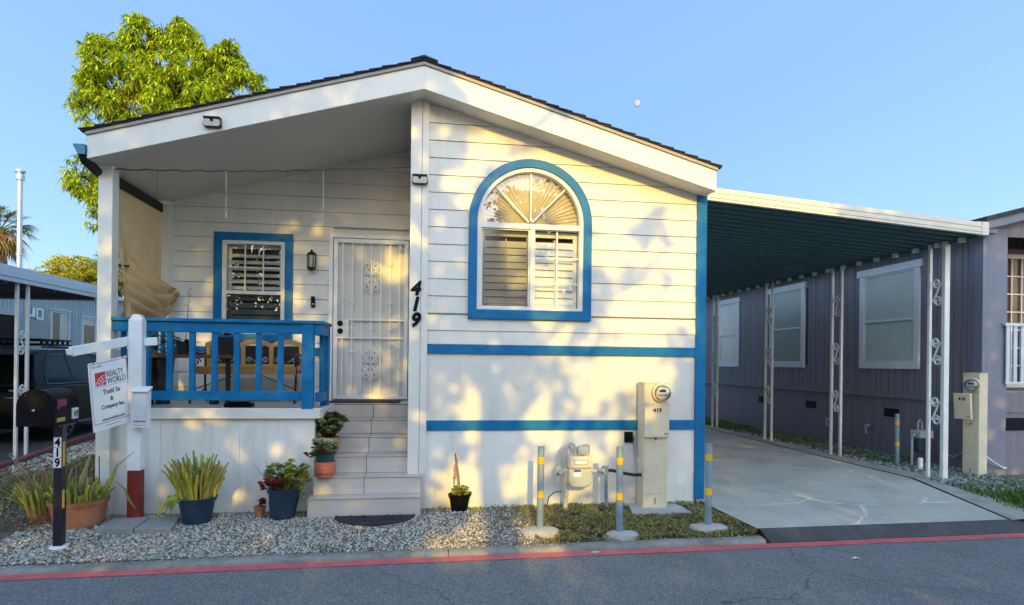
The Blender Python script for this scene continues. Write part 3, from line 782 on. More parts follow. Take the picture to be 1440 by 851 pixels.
for x, zc in [(barx[i], q) for i in (1, 5) for q in (2.86, 2.36, 1.72, 1.33)] + [(barx[i], 2.02) for i in (1, 3, 5)]:
    b = MB(); spiral(b, x - .016, zc, .014, 1, 0, 1, yb + .008, .0055, .5); spiral(b, x + .016, zc, .014, 1, PI, -1, yb + .008, .0055, .5)
    b.build('collar', M['doorwhite'], door, smooth=60)
for zc in (2.085, 1.985):
    b = MB(); b.lathe([(0, -.055), (.022, -.055), (.03, -.045), (.031, -.03), (.022, -.015), (.034, -.008), (.036, 0), (0, 0)], (xi0 + .035, yb, zc), 18, axis='Y')
    b.build('door_knob', M['black'], door, smooth=40)

# ---- arched window
def arch(rr, zb, x0=None, n=28):
    """outline from bottom left, up the left side, over the arch, down to bottom right"""
    pts = [(ACX - rr, zb)]
    for k in range(n + 1):
        a = PI - PI * k / n; pts.append((ACX + rr * math.cos(a), ASZ + rr * math.sin(a)))
    pts.append((ACX + rr, zb))
    return pts
aw = MB(); aw.ring(arch(.60, 2.182), arch(.552, 2.215), 'Y', WY - .035, WY + .06)
aw.box(ACX - .56, ACX + .56, WY - .03, WY + .055, 3.088, 3.148)
aw.box(ACX - .008, ACX + .048, WY - .028, WY + .05, 2.2, 3.09)
win = aw.build('arched_window', M['white'], house, .004)
b = MB(); b.ring(arch(.692, 2.080), arch(.597, 2.185), 'Y', WY - .052, WY + .01); b.build('window_trim', M['blue'], win, .004)
gy = WY + .02
b = MB()
pts = [(ACX + .553 * math.cos(PI - PI * k / 28), ASZ + .553 * math.sin(PI - PI * k / 28)) for k in range(29)]
b.add([(ACX + .553, gy, 3.147), ] + [(x, gy, zq) for x, zq in pts[::-1]] + [(ACX - .553, gy, 3.147)], [tuple(range(31))])
b.add([(ACX + .05, gy, 2.21), (ACX + .555, gy, 2.21), (ACX + .555, gy, 3.09), (ACX + .05, gy, 3.09)], [(0, 1, 2, 3)])
b.build('pane', M['archglass'], win)
b = MB(); b.add([(ACX - .555, gy - .018, 2.21), (ACX - .01, gy - .018, 2.21), (ACX - .01, gy - .018, 3.09), (ACX - .555, gy - .018, 3.09)], [(0, 1, 2, 3)])
b.build('insect_screen', M['glassleft'], win)
b = MB()
b.ring([(ACX - .55, 2.212), (ACX - .01, 2.212), (ACX - .01, 3.088), (ACX - .55, 3.088)], [(ACX - .535, 2.227), (ACX - .025, 2.227), (ACX - .025, 3.073), (ACX - .535, 3.073)], 'Y', gy - .028, gy - .01)
b.build('screen_frame', M['white'], win)
b = MB()
for a in (45, 90, 135):
    t = R(a); b.beam((ACX + .03 * math.cos(t), gy - .012, 3.16 + .02 * math.sin(t)), (ACX + .555 * math.cos(t), gy - .012, ASZ + .55 * math.sin(t)), .016, .014, (0, 1, 0))
spx = [(ACX + .09 * math.cos(R(a)), gy - .012, 3.15 + .09 * math.sin(R(a))) for a in range(0, 181, 20)]
b.box(ACX + .295, ACX + .313, gy - .016, gy - .004, 2.215, 3.088)
for zc in (2.49, 2.78): b.box(ACX + .05, ACX + .555, gy - .014, gy - .006, zc - .008, zc + .008)
b.build('muntin', M['white'], win)
b = MB()   # pleated fan shade
n = 68
vs = [(ACX, gy + .05, 3.15)]
for k in range(n + 1):
    a = PI - PI * k / n; r_ = .60; vs.append((ACX + r_ * math.cos(a), gy + (.045 if k % 2 else .075), 3.15 + r_ * math.sin(a)))
b.add(vs, [(0, k, k + 1) for k in range(1, n + 1)])
b.build('fan_shade', M['fan'], win)
def shutters(x0, x1, z0, z1, y, parent, pitch=.078, tilt=35, mid=True):
    b = MB(); sw = .045
    b.box(x0, x0 + sw, y, y + .028, z0, z1); b.box(x1 - sw, x1, y, y + .028, z0, z1)
    b.box(x0 + sw, x1 - sw, y, y + .028, z1 - .06, z1); b.box(x0 + sw, x1 - sw, y, y + .028, z0, z0 + .06)
    if mid: b.box((x0 + x1) / 2 - .006, (x0 + x1) / 2 + .006, y - .03, y - .02, z0 + .09, z1 - .09)
    zc = z0 + .06 + pitch / 2
    while zc < z1 - .06 - pitch * .4:
        t = R(tilt); b.beam((x0 + sw, y + .014, zc), (x1 - sw, y + .014, zc), .078, .010, (0, -math.sin(t), math.cos(t))); zc += pitch
    return b.build('shutter', M['shutter'], parent)
shutters(ACX - .55, ACX + .015, 2.2, 3.08, gy + .06, win, .079, 72); shutters(ACX + .025, ACX + .55, 2.2, 3.08, gy + .06, win, .079, 72)
b = MB(); b.box(ACX - .62, ACX + .62, gy + .14, gy + .5, 2.1, 3.82); b.build('dark_room', M['interior'], win)

# ---- porch window
x0, x1, z0, z1 = PW
b = MB()
b.ring([(x0, z0), (x1, z0), (x1, z1), (x0, z1)], [(x0 + .05, z0 + .05), (x1 - .05, z0 + .05), (x1 - .05, z1 - .045), (x0 + .05, z1 - .045)], 'Y', BY - .03, BY + .05)
b.box(x0 + .03, x1 - .03, BY - .025, BY + .04, 2.43, 2.475)
pw = b.build('porch_window', M['white'], house, .003)
b = MB(); t = .098
b.ring([(x0 - t, z0 - t), (x1 + t, z0 - t), (x1 + t, z1 + t), (x0 - t, z1 + t)], [(x0 - .002, z0 - .002), (x1 + .002, z0 - .002), (x1 + .002, z1 + .002), (x0 - .002, z1 + .002)], 'Y', BY - .045, BY - .004)
b.build('window_trim', M['blue'], pw, .003)
b = MB(); b.add([(x0 + .04, BY + .012, 2.46), (x1 - .04, BY + .012, 2.46), (x1 - .04, BY + .012, z1 - .04), (x0 + .04, BY + .012, z1 - .04)], [(0, 1, 2, 3)]); b.build('pane', M['glass'], pw)
b = MB(); b.add([(x0 + .04, BY + .0, z0 + .04), (x1 - .04, BY + .0, z0 + .04), (x1 - .04, BY + .0, 2.44), (x0 + .04, BY + .0, 2.44)], [(0, 1, 2, 3)]); b.build('pane', M['glassdark'], pw)
b = MB()
for k in (1, 2): xx = x0 + .05 + (x1 - x0 - .1) * k / 3; b.box(xx - .008, xx + .008, BY - .006, BY + .006, 2.475, z1 - .045)
b.box(x0 + .05, x1 - .05, BY - .008, BY + .004, 2.765, 2.781)
b.build('muntin', M['white'], pw)
xm = (x0 + x1) / 2
sb = shutters(x0 + .04, x1 - .04, 2.42, 3.08, BY + .07, pw, .082, 34, False)
shutters(x0 + .04, x1 - .04, 1.95, 2.42, BY + .07, pw, .082, 60, False)
b = MB(); b.box(x0 - .02, x1 + .02, BY + .13, BY + .6, z0, z1); b.build('dark_room', M['interior'], pw)

# ---- house numbers, lights, bell
for ch, zc in (('4', 2.325), ('1', 2.155), ('9', 1.985)):
    text_mb(ch, .205, (-.163, WY - .047, zc), bold=.0095, shear=.22, ext=.008, sx=.95).build('house_number', M['black'], house)
def solar_light(x, y, z):
    b = MB(); b.prism([(x - .088, z - .030), (x - .066, z - .052), (x + .066, z - .052), (x + .088, z - .030), (x + .078, z + .036), (x - .078, z + .036)], 'Y', y - .045, y)
    b.prism([(x - .082, z + .0365), (x + .082, z + .0365), (x + .080, z + .052), (x - .080, z + .052)], 'Y', y - .06, y)
    o = b.build('security_light', M['solar'], house, .005)
    b = MB(); b.prism([(x - .079, z - .026), (x - .062, z - .044), (x + .062, z - .044), (x + .079, z - .026), (x + .073, z + .022), (x - .073, z + .022)], 'Y', y - .053, y - .0455)
    b.build('lens', M['lens'], o)
    b = MB(); b.lathe([(0, -.022), (.012, -.018), (.016, 0), (0, 0)], (x, y - .053, z + .016), 10, axis='Y'); b.build('sensor', M['black'], o, smooth=50)
solar_light(-2.16, YF, fb(-2.16) + .09); solar_light(-.125, WY - .046, 3.565)
b = MB(); lx, lz = -1.5, 2.86
b.box(lx - .035, lx + .035, BY - .03, BY - .015, lz - .05, lz + .1)
b.tube([(lx, BY - .03, lz + .08), (lx, BY - .07, lz + .13), (lx, BY - .1, lz + .125)], .008, 6)
b.lathe([(0, .155), (.012, .15), (.016, .13), (.05, .105), (.062, .085), (.06, .08), (0, .08)], (lx, BY - .1, lz), 6)
b.lathe([(.05, -.1), (.055, -.085), (.055, -.075), (0, -.075)], (lx, BY - .1, lz), 6); b.lathe([(0, -.125), (.012, -.12), (.05, -.1), (0, -.1)], (lx, BY - .1, lz), 6)
for k in range(6):
    a = 2 * PI * k / 6; b.beam((lx + .05 * math.cos(a), BY - .1 + .05 * math.sin(a), lz - .08), (lx + .056 * math.cos(a), BY - .1 + .056 * math.sin(a), lz + .085), .008, .008)
lan = b.build('wall_lantern', M['darkmetal'], house)
b = MB(); b.lathe([(0, -.07), (.042, -.07), (.047, .078), (0, .078)], (lx, BY - .1, lz), 6); b.build('lantern_glass', M['lens'], lan)
b = MB(); b.box(-1.515, -1.465, BY - .045, BY - .012, 2.285, 2.425); o = b.build('doorbell', M['black'], house, .01)
b = MB(); b.lathe([(0, -.004), (.012, -.002), (.013, 0), (0, 0)], (-1.49, BY - .045, 2.32), 12, axis='Y'); b.build('button', M['chrome'], o, smooth=50)

# black outlet box on the skirting, feeding the meter pillar
b = MB(); b.box(2.205, 2.30, WY - .05, WY - .012, .71, .83); bx = b.build('outlet_box', M['black'], house, .006)
b = MB(); b.tube([(2.30, WY - .045, .80), (2.325, WY - .06, .77), (2.325, WY - .065, .68), (2.335, WY - .08, .60), (2.36, WY - .12, .55)], .016, 8); b.build('conduit', M['grey'], bx, smooth=50)
# ------------------------------------------------------------------ carport beside the house
cp = thing('carport', (5.2, 7.5, 0), 'attached metal carport with a cream front fascia and dark underside on scrollwork posts', 'carport')
CX0, CX1, CY0, CY1 = 3.17, 7.23, 7.05, 15.4
def cbot(x): return 3.661 - .0708 * (x - 3.2)
b = MB()
prof = []; y = CY0 + .03; ph = 0
while y < CY1:
    prof += [(y, 0), (y + .10, 0), (y + .115, .045), (y + .185, .045)]; y += .2
def pan(x, thick):
    lo = [(x, yy, cbot(x) + dz) for yy, dz in prof]
    return lo
for (xa, xb) in ((CX0, CX1),):
    A = pan(xa, 0); B = pan(xb, 0); n = len(A)
    b.add(A + B, [(i, i + 1, i + 1 + n, i + n) for i in range(n - 1)])
    T = [(x, yy, cbot(x) + .075) for x in (xa, xb) for yy in (CY0 + .03, CY1)]
    b.add(T, [(0, 1, 3, 2)])
b.build('canopy', M['carportunder'], cp)
b = MB()
steps = [(0, .0), (.0, .03), (.008, .034), (.008, .062), (0, .066), (0, .092), (.008, .096), (.008, .124), (0, .128), (0, .158)]
for k in range(len(steps) - 1):
    (d0, h0), (d1, h1) = steps[k], steps[k + 1]
    b.add([(CX0 + .01, CY0 - d0, cbot(CX0) - .028 + h0), (CX1 - .1, CY0 - d0, cbot(CX1) - .028 + h0), (CX1 - .1, CY0 - d1, cbot(CX1) - .028 + h1), (CX0 + .01, CY0 - d1, cbot(CX0) - .028 + h1)], [(0, 1, 2, 3)])
b.add([(CX0 + .01, CY0, cbot(CX0) + .13), (CX1 - .1, CY0, cbot(CX1) + .13), (CX1 - .1, CY0 + .06, cbot(CX1) + .135), (CX0 + .01, CY0 + .06, cbot(CX0) + .135)], [(0, 1, 2, 3)])
b.add([(CX0 + .01, CY0, cbot(CX0) - .028), (CX1 - .1, CY0, cbot(CX1) - .028), (CX1 - .1, CY0 + .05, cbot(CX1) - .028), (CX0 + .01, CY0 + .05, cbot(CX0) - .028)], [(0, 1, 2, 3)])
b.box(CX1 - .1, CX1 - .0, CY0 - .012, CY0 + .06, cbot(CX1) - .035, cbot(CX1) + .135)
b.build('fascia', M['carportwhite'], cp)
b = MB()
b.box(CX1 - .02, CX1 + .055, CY0 + .06, CY1, cbot(CX1) - .045, cbot(CX1) + .07)
b.build('eave_gutter', M['carportunder'], cp, .006)
y = CY0 + .3
while y < CY1:
    b = MB(); b.box(CX1 - .09, CX1 - .03, y, y + .07, cbot(CX1) - .065, cbot(CX1) - .005); y += .4; b.build('eave_clip', M['postmetal'], cp)
PX = 7.2
def scroll_post(parent, off, htop, name='post', m=M['postmetal']):
    """a pair of square tubes with C scrolls between, spread along Y"""
    x, y = off
    b = MB()
    for dy in (-.125, .125): b.box(x - .021, x + .021, y + dy - .021, y + dy + .021, .0, htop)
    p = b.build(name, m, parent, .003)
    for zc in (.98, 1.83, 2.68):
        if zc > htop - .3: continue
        pts = []; r0 = .078
        for i in range(27):                        # an S scroll: curl, diagonal, curl
            t = i / 26; rr = r0 * (.25 + .75 * t); a = PI * 1.0 + 2 * PI * 1.45 * (t - 1) * -1
            pts.append((x, y + .012 + rr * math.cos(a), zc + .135 + rr * math.sin(a)))
        up_ = [p for p in pts]
        low_ = [(px, 2 * y - py, 2 * zc - pz) for px, py, pz in pts][::-1]
        b = MB(); b.tube(up_ + low_, .0145, 6)
        b.build('scrollwork', m, p, smooth=60)
    return p
p0 = scroll_post(cp, (PX, 7.82), cbot(PX) - .0)
for yy in (9.98, 12.16, 14.62):
    q = copy_tree(p0, None, cp); q.location = (0, yy - 7.82, 0)
b = MB(); b.box(PX - .05, PX + .03, 7.63, 7.69, 0, cbot(PX)); b.build('corner_downspout', M['postmetal'], cp, .006)

# ------------------------------------------------------------------ plum neighbour home on the right
nb = thing('neighbour_home', (10, 8.1, 0), 'plum grey board-sided mobile home beyond the carport', 'mobile home')
NX = 8.2
wins = [(9.24, 10.68, 1.57, 3.43), (12.42, 13.78, 1.57, 3.46), (15.3, 16.45, 1.56, 3.43)]
b = MB()
y = 8.13; kk = 0; rnd = random.Random(12)
b.box(NX + .012, NX + .05, 8.1, 22, 1.08, 3.72, 1)
while y < 22:
    y1 = y + (.21, .10, .155, .10, .21, .13)[kk % 6]; kk += 1
    if y1 > 8.2:
        segs = [(1.12, 3.72)]
        for wy0, wy1, wz0, wz1 in wins:
            if y1 > wy0 + .05 and y < wy1 - .05: segs = [(1.12, wz0 + .05), (wz1 - .12, 3.72)]
        o_ = rnd.uniform(-.003, .003)
        for a, c in segs: b.box(NX + o_, NX + .02, y, y1 - .014, a, c)
    y = y1
b.build('side_wall', [M['purple'], M['purplegap']], nb)
b = MB(); y = 8.13
b.box(NX + .05, NX + .08, 8.1, 22, -.1, 1.08, 1)
while y < 22: b.box(NX + .025, NX + .06, y, y + .39, -.05, 1.08); y += .395
b.build('skirting', [M['purple'], M['purplegap']], nb)
b = MB(); b.box(NX - .03, NX + .03, 8.3, 22, 1.055, 1.125); b.build('ledge_trim', M['purple'], nb, .003)
b = MB(); b.box(NX - .02, NX + .03, 8.3, 22, 3.56, 3.66); b.build('frieze_board', M['lavender'], nb, .003)
for wy0, wy1, wz0, wz1 in wins:
    b = MB(); t = .105
    b.box(NX - .03, NX + .04, wy0, wy0 + t, wz0, wz1 - .13); b.box(NX - .03, NX + .04, wy1 - t, wy1, wz0, wz1 - .13)
    b.box(NX - .03, NX + .04, wy0 + t, wy1 - t, wz0, wz0 + t)
    b.box(NX - .045, NX + .04, wy0 - .06, wy1 + .06, wz1 - .13, wz1)
    wf = b.build('window', M['lavlight'], nb, .004)
    b = MB(); zm = wz0 + (wz1 - wz0) * .47
    b.box(NX - .02, NX + .035, wy0 + t, wy1 - t, zm - .02, zm + .02)
    b.ring([(wy0 + t, wz0 + t), (wy1 - t, wz0 + t), (wy1 - t, wz1 - .13), (wy0 + t, wz1 - .13)], [(wy0 + t + .03, wz0 + t + .03), (wy1 - t - .03, wz0 + t + .03), (wy1 - t - .03, wz1 - .16), (wy0 + t + .03, wz1 - .16)], 'X', NX - .018, NX + .04)
    b.build('sash', M['lavlight'], wf)
    b = MB(); b.add([(NX - .006, wy0 + t, wz0 + t), (NX - .006, wy1 - t, wz0 + t), (NX - .006, wy1 - t, wz1 - .14), (NX - .006, wy0 + t, wz1 - .14)], [(0, 1, 2, 3)]); b.build('pane', M['glassdim'], wf)
    b = MB(); zq = wz0 + t
    while zq < wz1 - .16:
        b.add([(NX + .002, wy0 + t - .02, zq), (NX + .002, wy1 - t + .02, zq), (NX + .010, wy1 - t + .02, zq + .026), (NX + .010, wy0 + t - .02, zq + .026)], [(0, 1, 2, 3)]); zq += .027
    b.build('blind', M['blind'], wf)
for y0, y1, z0, z1 in ((9.70, 10.06, .705, .86), (12.02, 12.39, .69, .85), (14.05, 14.32, .68, .835), (16.7, 16.95, .68, .82)):
    b = MB(); b.ring([(y0 - .02, z0 - .02), (y1 + .02, z0 - .02), (y1 + .02, z1 + .02), (y0 - .02, z1 + .02)], [(y0, z0), (y1, z0), (y1, z1), (y0, z1)], 'X', NX + .012, NX + .03)
    b.box(NX + .018, NX + .022, y0, y1, z0, z1, 1)
    b.build('skirt_vent', [M['purple'], M['black']], nb)
# street front with recessed porch
b = MB(); b.box(NX - .015, NX + .06, 8.06, 8.2, -.05, 3.62); b.box(NX + .06, NX + .40, 8.06, 8.16, -.05, 3.70)
b.build('corner_board', M['lavender'], nb, .004)
b = MB()
b.box(NX + .40, 13.5, 8.12, 8.16, -.1, .93); b.box(NX + .4, 13.5, 8.10, 8.16, .93, 1.23)
b.prism([(NX + .06, 3.585), (13.5, 3.585), (13.5, 4.7), (NX + .06, 3.85)], 'Y', 8.09, 8.13)
b.build('front_wall', M['purple'], nb)
b = MB(); b.box(NX + .40, 13.5, 8.1, 8.6, 1.235, 1.26); b.box(NX + .36, NX + .40, 8.16, 9.0, 1.2, 3.6); b.box(NX + .36, 13.5, 8.95, 9.0, 1.2, 3.6)
b.build('porch_recess', mat('mauve_paint', (.24, .2, .26), .6, .05), nb)
b = MB()
gx0, gx1 = 9.33, 10.6
b.ring([(gx0, 1.28), (gx1, 1.28), (gx1, 3.5), (gx0, 3.5)], [(gx0 + .07, 1.35), (gx1 - .07, 1.35), (gx1 - .07, 3.43), (gx0 + .07, 3.43)], 'Y', 8.90, 8.96)
gf = b.build('glazed_door', M['white'], nb, .004)
b = MB(); b.add([(gx0 + .05, 8.94, 1.33), (gx1 - .05, 8.94, 1.33), (gx1 - .05, 8.94, 3.45), (gx0 + .05, 8.94, 3.45)], [(0, 1, 2, 3)]); b.build('pane', mat('amber_curtain', (.16, .085, .03), .25, .4, 3), gf)
b = MB()
for k in range(1, 7): zq = 1.35 + 2.08 * k / 7; b.box(gx0 + .07, gx1 - .07, 8.91, 8.925, zq - .01, zq + .01)
for k in range(1, 6): xq = gx0 + .07 + (gx1 - gx0 - .14) * k / 6; b.box(xq - .01, xq + .01, 8.905, 8.93, 1.35, 3.43)
b.build('muntin', M['white'], gf)
b = MB()
b.box(NX + .32, 12, 8.0, 8.05, 2.235, 2.28); b.box(NX + .34, 12, 8.01, 8.04, 1.37, 1.40)
nr = b.build('balcony_rail', M['lavlight'], nb, .003)
for k in range(14):
    x = NX + .38 + k * .125; b = MB(); b.box(x - .03, x + .03, 8.015, 8.035, 1.40, 2.235); b.build('baluster', M['leftfascia'], nr, .003)
b = MB(); b.box(NX + .44, NX + .82, 8.105, 8.118, .66, .85); b.build('skirt_vent', M['black'], nb)
# roof: gable end to the street
b = MB()
def nrz(x): return 3.80 + .26 * (x - NX)
b.prism([(NX - .25, nrz(NX - .25)), (11.6, nrz(11.6)), (11.6, nrz(11.6) + .07), (NX - .25, nrz(NX - .25) + .06)], 'Y', 7.78, 22.2)
b.prism([(11.6, nrz(11.6)), (15.4, 3.80), (15.4, 3.86), (11.6, nrz(11.6) + .07)], 'Y', 7.78, 22.2)
b.build('roof', M['shingle'], nb)
b = MB()
b.prism([(NX - .23, nrz(NX - .23) - .13), (11.6, nrz(11.6) - .13), (11.6, nrz(11.6) - .002), (NX - .23, nrz(NX - .23) - .002)], 'Y', 7.83, 7.87)
b.build('fascia_board', M['lavender'], nb, .003)
b = MB()
b.prism([(NX - .23, nrz(NX - .23) - .14), (11.6, nrz(11.6) - .14), (11.6, nrz(11.6) - .10), (NX - .23, nrz(NX - .23) - .10)], 'Y', 7.87, 8.12)
b.box(NX - .24, NX + .03, 7.87, 22, nrz(NX - .23) - .16, nrz(NX - .23) - .10)
b.build('soffit', M['lavender'], nb)
b = MB(); b.prism([(7.83, 3.62), (7.93, 3.62), (7.95, 3.72), (7.81, 3.72)], 'Y', 7.8, 22); b.build('gutter', M['lavlight'], nb, .006)

# ------------------------------------------------------------------ electricity pillars
def pillar(loc, label, num, parentrot, w, d, h):
    t = thing('meter_pillar', (0, 0, 0), label, 'electric meter', 'electric meter pillars')
    b = MB(); b.box(-w / 2, w / 2, 0, d, .0, h - .012); b.box(-w / 2 - .008, w / 2 + .008, -.008, d + .008, h - .012, h)
    b.box(-w / 2 + .012, w / 2 - .012, -.004, .0, .17, .86); b.box(-w / 2 + .012, w / 2 - .012, -.004, 0, .02, .155)
    b.build('pillar', M['meterbeige'], t, .004)
    b = MB(); b.box(-w / 2 - .005, w / 2 + .004, -.045, -.0045, .80, 1.16); cov = b.build('breaker_cover', M['meterbeige'], t, .006)
    b = MB(); b.prism([(-w / 2 - .008, 1.155), (w / 2 + .007, 1.155), (w / 2 + .007, 1.175), (-w / 2 - .008, 1.175)], 'Y', -.05, -.0045); b.build('rain_lip', M['meterbeige'], cov, .002)
    text_mb(num, .066, (.0, -.047, 1.075), bold=.0015, ext=.001).build('pillar_number', M['black'], cov)
    b = MB(); b.box(w / 2 - .055, w / 2 - .01, -.047, -.0455, .835, .845); b.build('label_strip', M['iron'], cov)
    mx = w * .18
    b = MB(); b.lathe([(0, -.02), (.098, -.02), (.104, -.026), (.104, -.045), (.098, -.05)], (mx, 0, 1.29), 28, axis='Y'); b.lathe([(.098, -.05), (.086, -.05), (.086, -.043), (0, -.043)], (mx, 0, 1.29), 28, axis='Y')
    md = b.build('meter', M['meterbeige'], t, smooth=40)
    b = MB(); b.lathe([(.083, -.044), (.083, -.10), (.078, -.115), (.06, -.122), (0, -.124)], (mx, 0, 1.29), 28, axis='Y'); b.build('meter_dome', M['clear'], md, smooth=50)
    b = MB(); b.lathe([(.075, -.06), (.075, -.075), (0, -.075)], (mx, 0, 1.29), 24, axis='Y'); b.box(mx - .04, mx + .04, -.078, -.0755, 1.30, 1.325, 1)
    for k in range(4): b.lathe([(.010, -.077), (.010, -.0765), (0, -.078)], (mx - .042 + .028 * k, 0, 1.265), 8, axis='Y', mi=1)
    b.build('meter_dial', [M['signwhite'], M['iron']], md)
    b = MB(); b.box(-.004, .004, -.006, -.0045, .06, .13); b.lathe([(0, -.012), (.012, -.010), (.012, -.004), (0, -.004)], (0, 0, .78), 8, axis='Y'); b.build('latch', M['iron'], t)
    return t
pm = pillar(None, 'beige electric meter pillar marked 419 standing in front of the white home', '419', 0, .272, .20, 1.40)
pm.location = (2.48, 6.43, .0); ORG[pm.name] = Vector(pm.location)
pr = pillar(None, 'beige electric meter pillar beside the plum home, its meter facing the driveway', '418', 0, .22, .20, 1.53)
pr.location = (7.90, 7.95, 0); pr.rotation_euler = (0, 0, R(-74)); ORG[pr.name] = Vector(pr.location)
for ch in pr.children:
    if ch.name.startswith('meter') or ch.name.startswith('breaker'): ch.location.z += .06
    if ch.name.startswith('breaker'): ch.rotation_euler = (R(5), 0, 0); ch.location.y += -.085
b = MB(); b.prism([(2.14, 6.17), (2.80, 6.19), (2.82, 6.43), (2.20, 6.42)], 'Z', -.03, .022); b.prism([(2.2, 6.42), (2.82, 6.43), (2.8, 6.66), (2.25, 6.66)], 'Z', -.03, .021)
tag(b.build('concrete_pad', M['concrete'], bev=.006), 'flat concrete pad under the pillar marked 419', 'concrete pad')
b = MB(); b.prism([(7.66, 7.72), (8.12, 7.66), (8.15, 8.10), (7.72, 8.12)], 'Z', -.03, .03)
tag(b.build('concrete_pad', M['concrete'], bev=.006), 'concrete pad under the meter pillar beside the plum home', 'concrete pad')
b = MB(); b.tube([(8.05, 8.0, .42), (8.16, 7.96, .30), (8.3, 7.95, .2), (8.48, 8.0, .12), (8.6, 8.05, .1)], .014, 8)
tag(b.build('cable', M['cord'], smooth=60), 'pale cable curving from the right meter pillar to the plum skirting', 'cable')

# ------------------------------------------------------------------ bollards
rnd = random.Random(9)
def bollard(loc, label, h, tilt=0, pad=None):
    t = thing('bollard', (0, 0, 0), label, 'bollard', 'yellow-banded steel bollards')
    b = MB(); b.lathe([(0, -.1), (.033, -.1), (.033, h - .006), (.030, h), (.025, h), (.025, h - .03), (0, h - .03)], (0, 0, 0), 20); b.build('pipe', M['bollard'], t, smooth=40)
    for zc in (h * .835, h * .43):
        b = MB(); b.lathe([(.0332, -.034), (.0345, -.034), (.0345, .034), (.0332, .034)], (0, 0, zc), 20); b.build('reflective_band', M['yellow'], t, smooth=40)
    if pad:
        b = MB(); n = 18; pr_ = []
        for ring_, (q, z) in enumerate(((1.05, -.06), (1.0, .0), (.85, .018), (.35, .026), (.03, .03))):
            pr_.append([(pad[2] + math.cos(2 * PI * k / n) * pad[0] * q * (1 + .12 * noise.noise((k * .9, ring_ * .3, loc[0] * 5))), pad[3] + math.sin(2 * PI * k / n) * pad[1] * q * (1 + .12 * noise.noise((k * .9, 4, loc[0] * 5))), z + .006 * noise.noise((k * .7, ring_, loc[0]))) for k in range(n)])
        vs = sum(pr_, []); b.add(vs, [(i * n + k, i * n + (k + 1) % n, (i + 1) * n + (k + 1) % n, (i + 1) * n + k) for i in range(4) for k in range(n)])
        b.build('footing', M['concrete'], t, smooth=50)
    t.location = loc; t.rotation_euler = (R(tilt), R(.6 * tilt), 0); ORG[t.name] = Vector(loc)
    return t
bollard((1.074, 5.78, -.005), 'grey bollard with two yellow bands to the left of the gas meter', .80, .4, (.19, .13, .0, -.03))
bollard((1.817, 5.62, -.02), 'grey bollard with two yellow bands between the gas meter and the beige pillar', .83, -.3, (.16, .10, .02, -.02))
bollard((2.763, 5.73, -.01), 'grey bollard with two yellow bands at the left corner of the driveway', .83, .2, (.20, .12, .0, -.01))
bollard((7.487, 8.87, 0), 'grey bollard with two yellow bands by the plum neighbour wall', .85, -.4, None)

# ------------------------------------------------------------------ gas meter
gm = thing('gas_meter', (1.6, 6.5, 0), 'grey green gas meter with bent pipes on the white skirting between two bollards', 'gas meter')
gyc = 6.46
b = MB()
def rounded(cx, z0, z1, w, r, n=6):
    pts = [(cx - w, z1), (cx - w, z0 + r)]
    pts += [(cx - w + r - r * math.cos(PI / 2 * k / n), z0 + r - r * math.sin(PI / 2 * k / n)) for k in range(1, n + 1)]
    pts += [(cx + w - r + r * math.sin(PI / 2 * k / n), z0 + r - r * math.cos(PI / 2 * k / n)) for k in range(0, n + 1)]
    return pts + [(cx + w, z1)]
b.prism(rounded(1.622, .265, .47, .132, .07), 'Y', gyc - .09, gyc + .09); b.build('meter_body', M['gasgreen'], gm, .02, seg=3)
b = MB(); b.box(1.490, 1.754, gyc - .085, gyc + .085, .472, .60); b.box(1.50, 1.75, gyc - .1, gyc - .085, .482, .595)
ix = b.build('index_box', M['meterbeige'], gm, .008)
b = MB(); b.box(1.545, 1.70, gyc - .108, gyc - .1, .51, .57); b.box(1.56, 1.685, gyc - .110, gyc - .108, .525, .556, 1); b.build('index_window', [M['gasgreen'], M['signwhite']], ix, .002)
b = MB(); b.box(1.545, 1.625, gyc - .098, gyc - .0905, .385, .468); b.box(1.547, 1.623, gyc - .1, gyc - .098, .435, .466, 1); b.build('label_plate', [M['signwhite'], mat('label_blue', (.03, .1, .4), .5)], gm)
b = MB()
b.tube([(1.478, gyc, .0), (1.478, gyc, .42)], .026, 12); b.lathe([(0, -.03), (.042, -.03), (.042, .03), (0, .03)], (1.478, gyc, .42), 8); b.tube([(1.478, gyc, .42), (1.478, gyc, .58)], .018, 10)
b.lathe([(0, -.02), (.036, -.02), (.036, .02), (0, .02)], (1.478, gyc, .30), 8); b.box(1.455, 1.50, gyc - .07, gyc - .02, .17, .25)
b.tube([(1.395, gyc - .02, .44), (1.56, gyc - .02, .44)], .024, 10); b.lathe([(0, -.03), (.05, -.03), (.055, 0), (.05, .03), (0, .03)], (1.39, gyc - .02, .44), 12, axis='X')
b.lathe([(0, -.06), (.03, -.06), (.03, .0), (0, .0)], (1.405, gyc - .03, .44), 10, axis='Y')
b.build('riser_pipe', M['pipe'], gm, smooth=40)
b = MB()
arc = [(1.425, gyc + .02, .42), (1.425, gyc + .02, .62)] + [(1.49 - .065 * math.cos(PI * k / 8), gyc + .02, .62 + .085 * math.sin(PI * k / 8)) for k in range(1, 8)] + [(1.555, gyc + .02, .62), (1.555, gyc + .02, .59)]
b.tube(arc, .019, 10)
arc = [(1.48, gyc - .005, .56), (1.48, gyc - .005, .66)] + [(1.53 - .05 * math.cos(PI * k / 8), gyc - .005, .66 + .075 * math.sin(PI * k / 8)) for k in range(1, 8)] + [(1.582, gyc - .005, .62)]
b.tube(arc, .017, 10)
b.build('bent_pipe', M['pipe'], gm, smooth=60)
